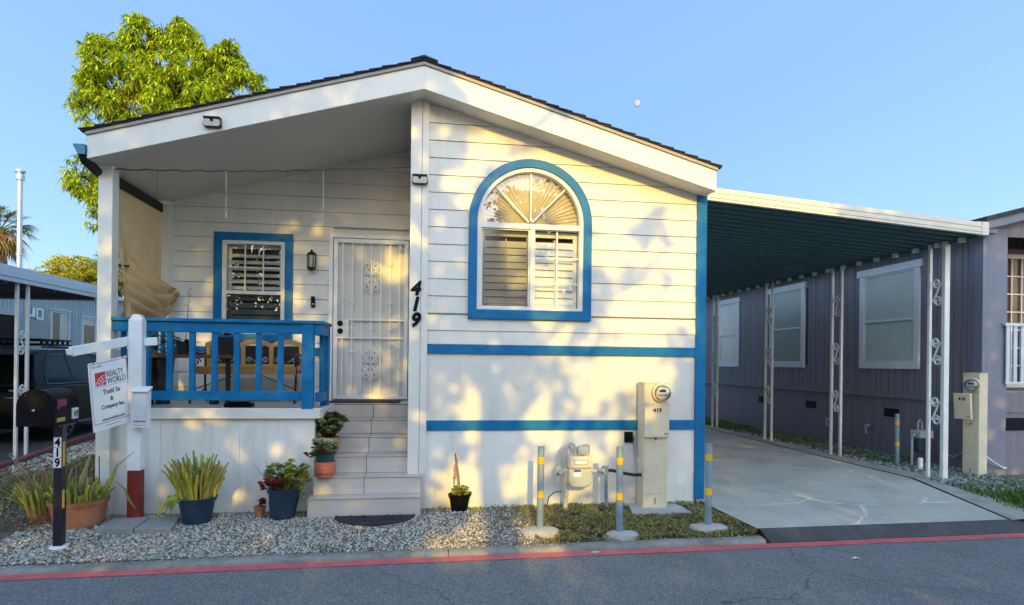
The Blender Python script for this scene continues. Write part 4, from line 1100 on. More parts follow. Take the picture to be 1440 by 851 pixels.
b = MB(); b.tube([(1.70, gyc, .59), (1.70, gyc, .70)], .026, 12); b.lathe([(0, -.03), (.04, -.03), (.045, 0), (.04, .03), (0, .03)], (1.70, gyc, .665), 14)
b.beam((1.64, gyc - .02, .655), (1.70, gyc, .70), .06, .05); b.lathe([(0, -.05), (.045, -.05), (.055, -.02), (.055, .02), (.045, .05), (0, .05)], (1.655, gyc - .01, .655), 14, axis='X')
b.tube([(1.735, gyc, .6), (1.735, gyc, .71), (1.70, gyc, .715)], .015, 8)
b.build('regulator', M['gasgreen'], gm, smooth=40)
b = MB(); b.tube([(1.754, gyc, .425), (1.93, gyc + .03, .425)], .016, 8); b.lathe([(0, -.03), (.026, -.03), (.026, .03), (0, .03)], (1.88, gyc + .02, .425), 8, axis='X'); b.build('outlet_pipe', M['pipe'], gm, smooth=50)
b = MB(); b.tube([(1.93, gyc + .03, .44), (1.94, gyc + .03, .40), (1.95, gyc + .04, .0)], .020, 8); b.box(1.90, 1.96, gyc + .01, gyc + .06, .38, .47); b.build('drop_pipe', M['bollard'], gm, smooth=50)
b = MB(); b.tube([(1.93, gyc + .03, .43), (2.03, gyc + .05, .42), (2.14, gyc + .06, .39), (2.26, gyc + .05, .37), (2.36, gyc + .03, .375)], .018, 8)
b.build('hose', M['iron'], gm, smooth=60)
b = MB(); b.tube([(1.29, gyc + .05, .05), (1.30, gyc + .04, .14), (1.36, gyc + .02, .20), (1.44, gyc, .21)], .006, 6); b.build('wire', M['iron'], gm, smooth=60)

# dark gas meter by the neighbour wall
g2 = thing('gas_meter', (7.75, 8.75, 0), 'dark gas meter with a pale cap in the shade behind the scrollwork post', 'gas meter')
b = MB(); b.prism(rounded(7.78, .25, .48, .13, .06), 'Y', 8.62, 8.80); b.build('meter_body', mat('dark_meter', (.03, .04, .07), .5), g2, .02)
b = MB(); b.box(7.66, 7.90, 8.61, 8.81, .482, .60); b.build('index_box', M['gasgreen'], g2, .01)
b = MB(); b.tube([(7.70, 8.70, .6), (7.70, 8.70, .72), (7.73, 8.70, .77), (7.77, 8.70, .72), (7.77, 8.70, .6)], .016, 8); b.tube([(7.60, 8.7, .0), (7.60, 8.7, .5), (7.66, 8.7, .55)], .02, 8); b.build('bent_pipe', M['grey'], g2, smooth=60)
b = MB(); b.tube([(7.99, 8.6, .45), (8.05, 8.55, .25), (8.15, 8.5, .2), (8.16, 8.3, .32), (8.18, 8.2, .3)], .014, 8); b.build('hose', M['grey'], g2, smooth=60)
b = MB(); b.lathe([(0, -.05), (.036, -.05), (.036, .20), (.03, .21), (0, .21)], (7.5, 8.42, 0), 16)
tag(b.build('pipe_stub', M['signwhite'], smooth=40), 'short white plastic pipe standing in the stones by the plum skirting', 'pipe')
for (x, y) in ((8.17, 10.9), (8.17, 9.9)):
    pass
for (y, z) in ((11.55, .42), (10.42, .40)):
    b = MB(); b.tube([(8.24, y, z + .08), (8.17, y, z + .09), (8.13, y, z + .03), (8.15, y, z - .05)], .022, 8); b.lathe([(0, -.03), (.04, -.03), (.04, .03), (0, .03)], (8.16, y, z + .09), 10, axis='X')
    b.build('hose_bib', M['grey'], nb, smooth=50)
# ------------------------------------------------------------------ estate agent's sign
sp = thing('sign_post', (-2.87, 6.5, 0), 'white wooden yard sign post with a dark red foot and a side arm', 'sign post')
sx0, sx1, sy0, sy1 = -2.925, -2.80, 6.40, 6.50
b = MB(); b.box(sx0, sx1, sy0, sy1, .50, 1.985); b.prism([(sx0 + .0, 1.985), (sx1, 1.985), (sx1 - .03, 2.035), (sx0 + .03, 2.035)], 'Y', sy0 + .015, sy1 - .015)
b.build('post', M['postwhite'], sp, .006)
b = MB(); b.box(sx0 + .002, sx1 - .002, sy0 + .002, sy1 - .002, .03, .499); b.build('painted_foot', M['darkred'], sp, .005)
b = MB()
A0 = Vector((sx0, sy0 + .05, 1.775))
A1 = Vector((-3.235, 6.02, 1.655))
dirv = (A1 - A0).normalized()
b.beam(A0 + dirv * .002, A1, .042, .088); b.beam(A1, A1 + dirv * .03, .042, .055); b.beam((sx1, sy0 + .05, 1.765), (sx1 + .11, sy0 + .085, 1.775), .04, .08)
b.build('sign_arm', M['postwhite'], sp, .005)
# flyer box
b = MB(); fx0, fx1, fy = -2.845, -2.705, 6.40
b.box(fx0, fx1, fy - .012, fy - .004, .93, 1.30); b.box(fx0, fx0 + .01, fy - .085, fy - .012, .95, 1.28); b.box(fx1 - .01, fx1, fy - .085, fy - .012, .95, 1.28); b.box(fx0, fx1, fy - .085, fy - .012, .93, .952)
b.add([(fx0 - .012, fy - .0, 1.31), (fx1 + .012, fy - .0, 1.31), (fx1 + .012, fy - .105, 1.275), (fx0 - .012, fy - .105, 1.275), (fx0 - .012, fy - .0, 1.33), (fx1 + .012, fy, 1.33), (fx1 + .012, fy - .105, 1.29), (fx0 - .012, fy - .105, 1.29)], [(0, 1, 2, 3), (4, 5, 6, 7), (0, 1, 5, 4), (1, 2, 6, 5), (2, 3, 7, 6), (3, 0, 4, 7)])
fb_ = b.build('flyer_box', M['signwhite'], sp, .003)
b = MB(); b.box(fx0 + .012, fx1 - .012, fy - .088, fy - .083, .955, 1.27); b.build('clear_front', M['frosted'], fb_)
text_mb('TAKE ONE', .021, ((fx0 + fx1) / 2, fy - .0895, .985), bold=.0006, ext=.0003).build('lettering', M['iron'], fb_)
# hanging panel, swung towards the street
PWd, PHt = .46, .66
TL, TR, BL, BR = Vector((-3.098, 6.04, 1.545)), Vector((-2.946, 6.42, 1.629)), Vector((-3.043, 6.04, .913)), Vector((-2.887, 6.42, .987))
def sp_pt(u, v, off=0):      # u right, v down over the panel, off towards the street
    a_, b_ = u / PWd, v / PHt
    nrm = (TR - TL).cross(BL - TL).normalized()
    if nrm.y > 0: nrm = -nrm
    return TL.lerp(TR, a_).lerp(BL.lerp(BR, a_), b_) + nrm * off
sgn_ = thing('hanging_sign', tuple(sp_pt(PWd / 2, PHt)), 'white realty sign panel with a red logo hanging from the arm of the white post', 'sign')
b = MB(); b.add([sp_pt(0, 0), sp_pt(PWd, 0), sp_pt(PWd, PHt), sp_pt(0, PHt), sp_pt(0, 0, -.008), sp_pt(PWd, 0, -.008), sp_pt(PWd, PHt, -.008), sp_pt(0, PHt, -.008)], [(0, 1, 2, 3), (4, 5, 6, 7), (0, 1, 5, 4), (1, 2, 6, 5), (2, 3, 7, 6), (3, 0, 4, 7)])
b.build('sign_panel', M['signwhite'], sgn_, .001)
def strip(b, u0, v0, u1, v1, mi=0): b.add([sp_pt(u0, v0, .0012), sp_pt(u1, v0, .0012), sp_pt(u1, v1, .0012), sp_pt(u0, v1, .0012)], [(0, 1, 2, 3)], mi)
b = MB()
for u0, v0, u1, v1 in ((.012, .014, PWd - .012, .020), (.012, PHt - .068, PWd - .012, PHt - .062), (.012, .020, .016, PHt - .068), (PWd - .016, .02, PWd - .012, PHt - .068)): strip(b, u0, v0, u1, v1)
strip(b, .06, .105, .06 + .125, .235)
b.build('border', M['red'], sgn_)
b = MB()     # globe grid on the red square
gc = (.06 + .12, .235)
for rr in (.04, .068, .095):
    pts = [(gc[0] - rr * 1.15 * math.cos(PI / 2 * k / 8), gc[1] - rr * math.sin(PI / 2 * k / 8)) for k in range(9)]
    for p, q in zip(pts, pts[1:]):
        if min(p[0], q[0]) < .06 or max(p[1], q[1]) > .237: continue
        b.tube([sp_pt(p[0], p[1], .002), sp_pt(q[0], q[1], .002)], .0026, 4)
for a in (20, 42, 64):
    t = R(a); b.tube([sp_pt(gc[0] - .035 * math.cos(t), gc[1] - .03 * math.sin(t), .002), sp_pt(gc[0] - .112 * math.cos(t), gc[1] - .1 * math.sin(t), .002)], .0026, 4)
b.build('logo_globe', M['signwhite'], sgn_)
def sign_text(s, size, u, v, align='LEFT', bold=0, sx=1.0):
    m = text_mb(s, size, (0, 0, 0), bold=bold, ext=.0004, align=align, sx=sx)
    m.v = [tuple(sp_pt(u + x, v - z, .002 - y)) for x, y, z in m.v]
    m.build('lettering', M['iron'], sgn_)
sign_text('REALTY', .082, .195, .165, sx=.72); sign_text('WORLD', .082, .195, .232, sx=.76)
tx = MB(); strip(tx, .05, .247, PWd - .04, .2495); tx.build('rule_line', M['iron'], sgn_)
sign_text('Todd Su', .068, PWd / 2 + .01, .325, 'CENTER', .0012, .9); sign_text('&', .058, PWd / 2 + .005, .395, 'CENTER', .001); sign_text('Company Inc.', .056, PWd / 2 + .015, .465, 'CENTER', .0012, .9)
sign_text('www.toddsu.com', .038, PWd / 2 + .01, PHt - .082, 'CENTER', .0005); sign_text('REALTY WORLD', .018, .03, .052, sx=.9)
sign_text('Each office independently owned', .014, PWd / 2, PHt - .03, 'CENTER')
for u in (.06, PWd - .05):
    b = MB(); p = sp_pt(u, .012, .0); b.tube([p, p + Vector((0, 0, .045)), p + Vector((0, 0, .075))], .005, 6); b.build('hanger', M['iron'], sgn_)
b = MB()
b.tube([sp_pt(PWd + .002, .01), sp_pt(PWd + .002, PHt - .01)], .005, 6)
b.tube([sp_pt(PWd - .02, .03, .003), sp_pt(PWd - .02, .03, .003) + Vector((.10, .02, .0))], .004, 6); b.tube([sp_pt(PWd - .02, PHt - .06, .003), sp_pt(PWd - .02, PHt - .06, .003) + Vector((.10, .05, .0))], .004, 6)
b.build('side_rod', M['iron'], sgn_)
# stepping stones at its foot
for (pts, lab) in (([(-3.00, 5.98), (-2.66, 5.95), (-2.70, 6.40), (-3.02, 6.36)], 'grey square paving stone at the foot of the sign post, nearer the mailbox'),
                   ([(-2.65, 5.95), (-2.33, 5.95), (-2.42, 6.39), (-2.69, 6.40)], 'grey paving stone at the foot of the sign post, nearer the cactus pot')):
    b = MB(); b.prism(pts, 'Z', -.05, .05); tag(b.build('paving_stone', M['paver'], bev=.008), lab, 'paving stone', 'paving stones under the sign post')

# ------------------------------------------------------------------ mailbox
mb_ = thing('mailbox', (-3.15, 5.65, 0), 'black domed mailbox with a crimson flag on a black post numbered 419', 'mailbox')
ra = R(6)
def mrot(x, y, z): return (-3.105 + x * math.cos(ra) - y * math.sin(ra), 5.66 + x * math.sin(ra) + y * math.cos(ra), z)
def mloc(src):
    b = MB(); b.v = [mrot(*v) for v in src.v]; b.f = src.f; b.m = src.m; return b
hw, z0, zs_ = .135, 1.03, 1.195
prof = [(-hw, z0), (hw, z0), (hw, zs_)] + [(hw * math.cos(PI * k / 16), zs_ + hw * 1.02 * math.sin(PI * k / 16)) for k in range(1, 16)] + [(-hw, zs_)]
b = MB(); b.prism([(x - .145, z) for x, z in prof], 'Y', -.10, .33); mloc(b).build('box', M['black'], mb_, .006, 40)
b = MB(); pf = [(x * 1.03 - .145, z0 - .006 + (z - z0) * 1.03) for x, z in prof]; b.prism(pf, 'Y', -.118, -.099); dd = mloc(b).build('box_door', M['black'], mb_, .005, 40)
b = MB(); b.lathe([(0, -.03), (.012, -.028), (.014, -.018), (.006, -.012), (.006, 0), (0, 0)], (-.145, -.118, 1.16), 14, axis='Y'); mloc(b).build('latch_knob', M['chrome'], dd, smooth=50)
for xk in (-.215, -.075):
    b = MB(); b.lathe([(0, -.006), (.008, -.004), (.008, 0), (0, 0)], (xk, -.118, 1.285), 8, axis='Y'); mloc(b).build('rivet', M['iron'], dd)
b = MB(); b.box(-.009, .001, -.075, .085, 1.185, 1.245); b.box(-.0085, .0, -.075, -.03, 1.165, 1.185); mloc(b).build('flag', M['crimson'], mb_, .002)
b = MB(); b.box(-.0095, .001, -.07, .06, 1.055, 1.09); mloc(b).build('reflector', M['ochre'], mb_, .002)
b = MB(); b.box(-.009, .004, .20, .30, 1.06, 1.155); pl = mloc(b).build('number_sticker', M['plate'], mb_)
t = text_mb('419', .085, mrot(.0055, .25, 1.076), bold=.002, ext=.0006, sx=.62, rotz=ra + PI / 2); t.build('lettering', M['black'], pl)
b = MB(); b.box(-.06, .005, .0, .085, -.05, 1.03); b.box(-.13, .0, -.05, .27, 1.008, 1.03); post = mloc(b).build('post', M['navy'] if False else mat('black_post_paint', (.008, .010, .022), .4, .15), mb_, .004)
for zq in (.90, .815, .73):
    pass
b = MB(); b.box(-.058, .0, -.003, -.0005, .66, .92); pl = mloc(b).build('number_sticker', M['plate'], mb_)
b = MB(); 
for zq in (.745, .832): b.box(-.058, .0, -.0036, -.003, zq - .002, zq + .002)
mloc(b).build('divider', M['black'], pl)
for ch, zq in (('4', .845), ('1', .758), ('9', .671)):
    text_mb(ch, .098, mrot(-.029, -.0042, zq), bold=.003, ext=.0006, sx=.85, rotz=ra).build('lettering', M['black'], pl)
for za, zb in ((.67, .88), (.31, .47)):
    b = MB(); b.box(.0055, .0145, .005, .035, za, zb); mloc(b).build('reflector', M['ochre'], mb_, .002)
b = MB(); b.lathe([(0, .0), (.075, .0), (.07, .018), (.05, .022), (0, .022)], (-.027, .04, -.03), 16); mloc(b).build('post_collar', M['signwhite'], mb_, smooth=40)

# ------------------------------------------------------------------ pots and plants
def pot_mb(r0, r1, h, rim=.02, rimh=.035, seg=28):
    b = MB(); b.lathe([(0, 0), (r0, 0), (r0 + (r1 - r0) * .95, h - rimh), (r1 + rim * .6, h - rimh), (r1 + rim, h), (r1 + rim - .018, h), (r1 - .012, h - .04), (0, h - .04)], (0, 0, 0), seg); return b
def place(mb, loc): 
    b = MB(); b.merge(mb, loc); return b
finger = leafset('cactus_stem', [(.46, .43, .05), (.34, .33, .05), (.40, .29, .11), (.17, .21, .045)], 0)
succ = leafset('succulent_leaf', [(.20, .25, .05), (.32, .32, .07), (.12, .17, .04)], .15)
dusk = leafset('dark_red_leaf', [(.22, .035, .025), (.34, .08, .05), (.14, .03, .04)], .1)
purp = leafset('purple_leaf', [(.07, .03, .03), (.12, .05, .035), (.09, .10, .03)], .1)
greenl = leafset('green_leaf', [(.05, .13, .025), (.08, .18, .035), (.03, .08, .02)], .25)
pale = leafset('pale_rosette', [(.42, .38, .20), (.30, .30, .12), (.5, .42, .28)], .1)
def fingers(c, z, n, rad, L, spread, rnd, w=(.011, .02), b=None):
    b = b or MB()
    for k in range(n):
        a = rnd.uniform(0, 2 * PI); q = rad * math.sqrt(rnd.random()); px, py = c[0] + q * math.cos(a), c[1] + q * math.sin(a)
        ln = L * rnd.uniform(.45, 1.0) * (1 - .25 * q / rad); sp_ = spread * (q / rad) * rnd.uniform(.5, 1.3)
        pts = []; m = 5
        for i in range(m + 1):
            t = i / m
            pts.append((px + math.cos(a) * sp_ * ln * t * (.5 + .5 * t) + rnd.uniform(-.008, .008), py + math.sin(a) * sp_ * ln * t * (.5 + .5 * t) + rnd.uniform(-.008, .008), z + ln * t * (1 - .18 * sp_ * t)))
        r_ = rnd.uniform(*w)
        b.tube(pts, [r_ * .75, r_ * .95, r_ * 1.05, r_ * 1.08, r_ * 1.0, r_ * .62], 5, rnd.randrange(4))
    return b
def rosette(b, p, r, rnd, mi, n=14, up_=.5):
    tilt = Vector((rnd.uniform(-.4, .4), rnd.uniform(-.7, .1), 1)).normalized(); q_ = Vector((0, 0, 1)).rotation_difference(tilt); p = Vector(p)
    for k in range(n):
        a = 2.4 * k; e = .1 + 1.2 * (k / n) ** 1.2; d = q_ @ Vector((math.cos(a) * math.cos(e), math.sin(a) * math.cos(e), math.sin(e)))
        L = r * (1 - .4 * k / n); s = d.cross(tilt).normalized(); w_ = L * .62; c_ = tilt * L * .16
        b.add([p, p + d * L * .45 + s * w_ * .38 + c_ * .6, p + d * L * .85 + s * w_ * .42 + c_, p + d * L + c_ * .5, p + d * L * .85 - s * w_ * .42 + c_, p + d * L * .45 - s * w_ * .38 + c_ * .6, p + d * L * .6], [(0, 1, 6), (1, 2, 6), (2, 3, 6), (3, 4, 6), (4, 5, 6), (5, 0, 6)], mi)
rnd = random.Random(31)
c = (-2.235, 6.30)
t = thing('potted_plant', (*c, 0), 'dark blue pot crowded with upright yellow-green finger cactus', 'potted plant')
place(pot_mb(.125, .165, .26), (*c, .0)).build('pot', M['navy'], t, smooth=35)
b = MB(); b.lathe([(0, .0), (.155, 0)], (*c, .235), 20); b.build('soil', M['soil'], t)
fingers(c, .22, 190, .155, .52, .42, rnd, (.010, .0155)).build('cactus_stems', finger, t, smooth=60)
b = MB()
for k in range(9):
    a = rnd.uniform(2.2, 4.2); p = [(c[0] + .15 * math.cos(a), c[1] + .15 * math.sin(a), .25)]
    L = rnd.uniform(.12, .24)
    p += [(p[0][0] + math.cos(a) * L * .6, p[0][1] + math.sin(a) * L * .4, .25), (p[0][0] + math.cos(a) * L, p[0][1] + math.sin(a) * L * .6, .12 + rnd.uniform(-.08, .08))]
    b.tube(p, [.014, .017, .006], 5, rnd.randrange(4))
b.build('drooping_stems', finger, t, smooth=60)

c = (-1.46, 6.40)
t = thing('potted_plant', (*c, 0), 'dark blue pot beside the steps holding green aeonium and a dark red rosette', 'potted plant')
b = MB(); b.merge(pot_mb(.115, .16, .315, .02, .04)); b.v = [(x + z * .10 + c[0], y + c[1], z + x * .03 + .0) for x, y, z in b.v]
b.build('pot', M['navy'], t, smooth=35)
b = MB(); b.lathe([(0, .0), (.15, 0)], (c[0] + .03, c[1], .285), 20); b.build('soil', M['soil'], t)
b = MB()
for k in range(72):
    a = rnd.uniform(0, 2 * PI); q = .2 * math.sqrt(rnd.random()); x, y = c[0] + .06 + q * math.cos(a) * 1.05, c[1] + q * .8 * math.sin(a); z = .33 + rnd.uniform(.0, .27) * (1 - q * 2.0) + .02
    b.tube([(c[0] + .04 + (x - c[0] - .04) * .3, c[1] + (y - c[1]) * .3, .28), (x, y, z - .01)], [.007, .005], 4, 1); rosette(b, (x, y, z), rnd.uniform(.04, .062), rnd, rnd.randrange(3))
for k in range(4): rosette(b, (c[0] + .2 + k * .012, c[1] - .1, .36 - k * .05), .04, rnd, 1)
b.build('foliage', succ, t)
b = MB()
for k in range(22):
    a = rnd.uniform(0, 2 * PI); q = .085 * math.sqrt(rnd.random()); rosette(b, (c[0] - .06 + q * math.cos(a) * 1.3, c[1] - .09 + q * math.sin(a), .335 + rnd.uniform(0, .07)), rnd.uniform(.04, .06), rnd, rnd.randrange(3))
for k in range(4): rosette(b, (c[0] - .17 - .01 * k, c[1] - .05, .30 + .02 * k), .04, rnd, rnd.randrange(3))
b.build('dark_red_foliage', dusk, t)
b = MB(); b.tube([(c[0] - .10, c[1], .3), (c[0] - .14, c[1], .5), (c[0] - .165, c[1] - .01, .60)], [.004, .003, .002], 4); b.tube([(c[0] - .1, c[1], .3), (c[0] - .2, c[1], .45), (c[0] - .28, c[1], .55)], [.004, .003, .002], 4); b.build('dry_twig', M['drywood'], t)

c = (-1.69, 6.46)
t = thing('potted_plant', (*c, 0), 'tiny terracotta pot with a small red succulent on the gravel', 'potted plant')
place(pot_mb(.042, .05, .115, .008, .025, 18), (*c, 0)).build('pot', M['terracotta'], t, smooth=35)
b = MB()
for k in range(6): rosette(b, (c[0] + rnd.uniform(-.03, .03), c[1] + rnd.uniform(-.02, .02), .11 + rnd.uniform(0, .06)), .045, rnd, rnd.randrange(3))
b.tube([(*c, .08), (c[0] + .005, c[1], .16)], .006, 5, 0); b.build('foliage', dusk, t)

# big terracotta bowl behind the mailbox
c = (-3.315, 6.33)
t = thing('potted_plant', (*c, 0), 'wide weathered terracotta bowl of cactus stems behind the mailbox post', 'potted plant')
b = pot_mb(.19, .235, .27, .02, .035); place(b, (*c, -.02)).build('pot', M['terracotta'], t, smooth=35)
b = MB(); b.lathe([(0, .0), (.22, 0)], (*c, .22), 20); b.build('soil', M['soil'], t)
fingers(c, .2, 110, .22, .29, .38, rnd, (.009, .015)).build('cactus_stems', finger, t, smooth=60)
b = MB(); fingers((c[0] - .32, c[1] + .05), .1, 26, .2, .4, .6, rnd, (.009, .014), b)
b.tube([(c[0] + .02, c[1] - .05, .22), (c[0] + .06, c[1] - .06, .45), (c[0] + .13, c[1] - .08, .66)], [.02, .026, .008], 5, 2)
b.tube([(c[0] + .2, c[1], .25), (c[0] + .30, c[1] - .02, .45), (c[0] + .35, c[1] - .02, .58)], [.015, .02, .006], 5, 1); b.tube([(c[0] + .34, c[1] - .02, .56), (c[0] + .50, c[1] - .03, .70)], [.005, .003], 5, 3)
b.tube([(c[0] + .33, c[1] - .02, .42), (c[0] + .42, c[1] - .03, .34), (c[0] + .46, c[1] - .03, .24), (c[0] + .52, c[1] - .03, .15)], [.005, .009, .012, .004], 5, 3)
b.build('leaning_stems', finger, t, smooth=60)
b = MB()
for k in range(7): b.tube([(c[0] - .12 + .045 * k + rnd.uniform(-.02, .02), c[1] + .05, .22), (c[0] - .13 + .046 * k, c[1] + .06, .5 + rnd.uniform(0, .16))], .0045, 4)
b.build('stake', M['iron'], t)
c = (-3.74, 6.62)
t = thing('potted_plant', (*c, 0), 'old terracotta pot half buried in dry stems left of the wide bowl', 'potted plant')
place(pot_mb(.15, .19, .2, .02, .035), (*c, -.03)).build('pot', M['terracotta'], t, smooth=35)
fingers(c, .12, 70, .2, .42, .7, rnd, (.007, .012)).build('cactus_stems', finger + [], t, smooth=60)
b = MB()
for k in range(14):
    a = rnd.uniform(0, 2 * PI); b.tube([(c[0] + .1 * math.cos(a), c[1] + .1 * math.sin(a), .1), (c[0] + .22 * math.cos(a), c[1] + .22 * math.sin(a), .32 + rnd.uniform(0, .2)), (c[0] + .4 * math.cos(a), c[1] + .4 * math.sin(a), .35 + rnd.uniform(-.2, .3))], [.012, .009, .004], 4)
b.build('dry_stems', M['drywood'], t)

# small black pot with a dead stake plant by the right wall
c = (.335, 6.56)
t = thing('potted_plant', (*c, 0), 'small black pot with a dead upright stem against the right wall', 'potted plant')
b = MB(); b.merge(pot_mb(.085, .11, .19, .014, .03), (0, 0, 0)); b.v = [(x * (1 + .05 * math.sin(5 * z)) + c[0] + .03 * z, y + c[1], z + x * .06) for x, y, z in b.v]; b.build('pot', M['black'], t, smooth=35)
b = MB(); b.lathe([(0, .0), (.1, 0)], (*c, .165), 20); b.build('soil', M['soil'], t)
b = MB(); b.tube([(c[0] - .0, c[1], .15), (c[0] - .015, c[1], .38), (c[0] - .035, c[1], .50), (c[0] - .05, c[1] - .005, .62)], [.017, .016, .013, .009], 6)
for k in range(9): zq = .3 + .02 * k; b.tube([(c[0] - .02, c[1] - .01, zq + .1), (c[0] - .055 + rnd.uniform(-.01, .01), c[1] - .02, zq + .05), (c[0] - .06 + rnd.uniform(-.015, .01), c[1] - .02, zq - .08)], [.006, .005, .002], 4)
b.build('dead_stem', M['drywood'], t)
b = MB()
for k in range(34):
    a = rnd.uniform(0, 2 * PI); q = .085 * math.sqrt(rnd.random()); z = .17 + rnd.uniform(0, .09); rosette(b, (c[0] + .02 + q * math.cos(a), c[1] + q * math.sin(a), z), rnd.uniform(.025, .04), rnd, rnd.randrange(3))
for k in range(5): leaf(b, Vector((c[0] - .06, c[1], .18)), (-.4 + rnd.uniform(-.2, .2), -.2, .9), .09, .03, .2, 1)
b.build('foliage', succ, t)

# pots on the second step
c = (-1.065, 6.53)
t = thing('potted_plant', (*c, .39), 'teal pot of pale rosettes stacked in a coral pot on the steps', 'potted plant')
b = MB(); b.lathe([(0, 0), (.082, 0), (.088, .035), (.105, .05), (.112, .165), (.1, .165), (.09, .12), (0, .12)], (*c, .39), 26); b.lathe([(.1055, .052), (.110, .058), (.1105, .066)], (*c, .39), 26); b.lathe([(.1085, .095), (.1125, .10), (.113, .107), (.110, .112)], (*c, .39), 26)
b.build('outer_pot', M['coral'], t, smooth=35)
b = MB(); b.lathe([(0, 0), (.085, 0), (.1, .1), (.108, .105), (.11, .12), (.09, .12), (0, .1)], (*c, .53), 24); b.build('pot', mat('teal_plastic', (.015, .07, .075), .4, .1), t, smooth=35)
b = MB()
for k in range(26):
    a = rnd.uniform(0, 2 * PI); q = .10 * math.sqrt(rnd.random()); rosette(b, (c[0] + .01 + q * math.cos(a), c[1] - .02 + q * math.sin(a), .65 + rnd.uniform(0, .11)), rnd.uniform(.04, .065), rnd, 2 if q < .05 and math.cos(a) > 0 else rnd.randrange(2))
b.build('foliage', pale, t)
b = MB()
for k in range(22):
    a = rnd.uniform(0, 2 * PI); q = .12 * math.sqrt(rnd.random()); rosette(b, (c[0] - .02 + q * math.cos(a), c[1] - .02 + q * math.sin(a), .63 + rnd.uniform(-.01, .12)), rnd.uniform(.03, .05), rnd, rnd.randrange(3))
b.tube([(c[0] - .06, c[1] - .06, .64), (c[0] - .12, c[1] - .1, .61), (c[0] - .17, c[1] - .12, .64)], .007, 5, 0); rosette(b, (c[0] - .17, c[1] - .12, .64), .04, rnd, 0)
b.build('dark_foliage', purp, t)
c = (-1.075, 6.82)
t = thing('potted_plant', (*c, .575), 'terracotta pot of purple aeonium on the step behind the coral pot', 'potted plant')
b = MB(); b.lathe([(0, 0), (.085, 0), (.105, .17), (.115, .17), (.117, .20), (.10, .20), (.09, .18), (0, .18)], (*c, .575), 26); b.build('pot', M['terracotta'], t, smooth=35)
b = MB()
for k in range(40):
    a = rnd.uniform(0, 2 * PI); q = .15 * math.sqrt(rnd.random()); x, y, z = c[0] + q * math.cos(a) * 1.1, c[1] + q * math.sin(a), .84 + rnd.uniform(0, .17) * (1 - 3 * q * q)
    b.tube([(c[0] + q * .3 * math.cos(a), c[1], .76), (x, y, z)], .006, 4, 0); rosette(b, (x, y, z), rnd.uniform(.045, .07), rnd, rnd.choice((0, 1, 2, 2)))
b.build('foliage', purp + [], t)
b = MB()
for k in range(24):
    a = rnd.uniform(0, 2 * PI); q = .16 * math.sqrt(rnd.random()); rosette(b, (c[0] + q * math.cos(a) * 1.15, c[1] - .05 + q * math.sin(a), .80 + rnd.uniform(0, .19)), rnd.uniform(.04, .06), rnd, rnd.randrange(3))
b.build('green_foliage', succ, t)
b = MB()
for q in ((-.09, .33), (-.03, .42), (.0, .36)):
    b.tube([(c[0] - .03, c[1], .8), (c[0] + q[0], c[1], .575 + q[1] + .05)], .005, 4); b.tube([(c[0] + q[0], c[1], .575 + q[1] + .05), (c[0] + q[0] + .05, c[1] - .02, .575 + q[1] + .09)], .004, 4)
b.build('bare_twig', M['drywood'], t)

# half-round rubber mat at the foot of the steps
b = MB(); cx_, cy_ = -.53, 6.345
n = 26; half = [(cx_ + .40 * math.cos(PI + PI * k / n), cy_ + .36 * math.sin(PI + PI * k / n)) for k in range(n + 1)]
b.prism(half, 'Z', .014, .026)
rim = [(x, y) for x, y in half]
for rr in (.97, .62, .3):
    b.tube([(cx_ + .40 * rr * math.cos(PI + PI * k / n), cy_ + .36 * rr * math.sin(PI + PI * k / n), .027) for k in range(n + 1)], .009, 5)
for k in range(1, 14):
    a = PI + PI * k / 14; b.tube([(cx_ + .12 * math.cos(a), cy_ + .11 * math.sin(a), .027), (cx_ + .38 * math.cos(a), cy_ + .345 * math.sin(a), .027)], .007, 4)
tag(b.build('door_mat', M['mat'], smooth=40), 'dark half-round rubber mat with a fan pattern at the foot of the steps', 'door mat')
# ------------------------------------------------------------------ things on the porch
bn = thing('bench', (-2.13, 7.65, 1.09), 'honey wood porch bench with black cast iron ends and ornate back panels', 'bench')
bx0, bx1 = -2.72, -1.54
b = MB()
for k in range(4): y = 7.42 + k * .095; b.box(bx0 + .01, bx1 - .01, y, y + .08, 1.475, 1.498)
b.box(bx0 + .01, bx1 - .01, 7.395, 7.415, 1.43, 1.52)
b.build('seat', M['wood'], bn, .004)
b = MB()
n = 30
topz = lambda u: 1.80 + .055 * abs(math.sin(u * 3 * PI)) ** .8 * (1 if True else 0)
vs0 = []
for k in range(n + 1):
    u = k / n; x = bx0 + .02 + (bx1 - bx0 - .04) * u; z = topz(u)
    vs0.append((x, z))
b.ring(vs0, [(x, z - .06) for x, z in vs0], 'Y', 7.84, 7.875, closed=False)
for xk in (bx0 + .02, bx0 + (bx1 - bx0) * .36, bx0 + (bx1 - bx0) * .64, bx1 - .07): b.box(xk, xk + .05, 7.842, 7.873, 1.50, 1.79)
b.box(bx0 + .02, bx1 - .02, 7.845, 7.87, 1.505, 1.55)
b.build('back_frame', M['wood'], bn, .004)
b = MB()
PEWTER = mat('pewter', (.26, .26, .24), .4, .1, metal=.3)
secs = [(bx0 + .075, bx0 + (bx1 - bx0) * .36), (bx0 + (bx1 - bx0) * .36 + .055, bx0 + (bx1 - bx0) * .64), (bx0 + (bx1 - bx0) * .64 + .055, bx1 - .075)]
for a, c in secs:
    b.box(a, c, 7.86, 7.866, 1.55, 1.775)
    for i in range(9):
        for j in range(5):
            xx = a + (c - a) * (i + .5) / 9; zz = 1.60 + .165 * (j + .5) / 5
            b.lathe([(.009, -.004), (.013, -.008), (.009, -.010)], (xx + (.01 if j % 2 else -.005), 7.86, zz), 8, axis='Y')
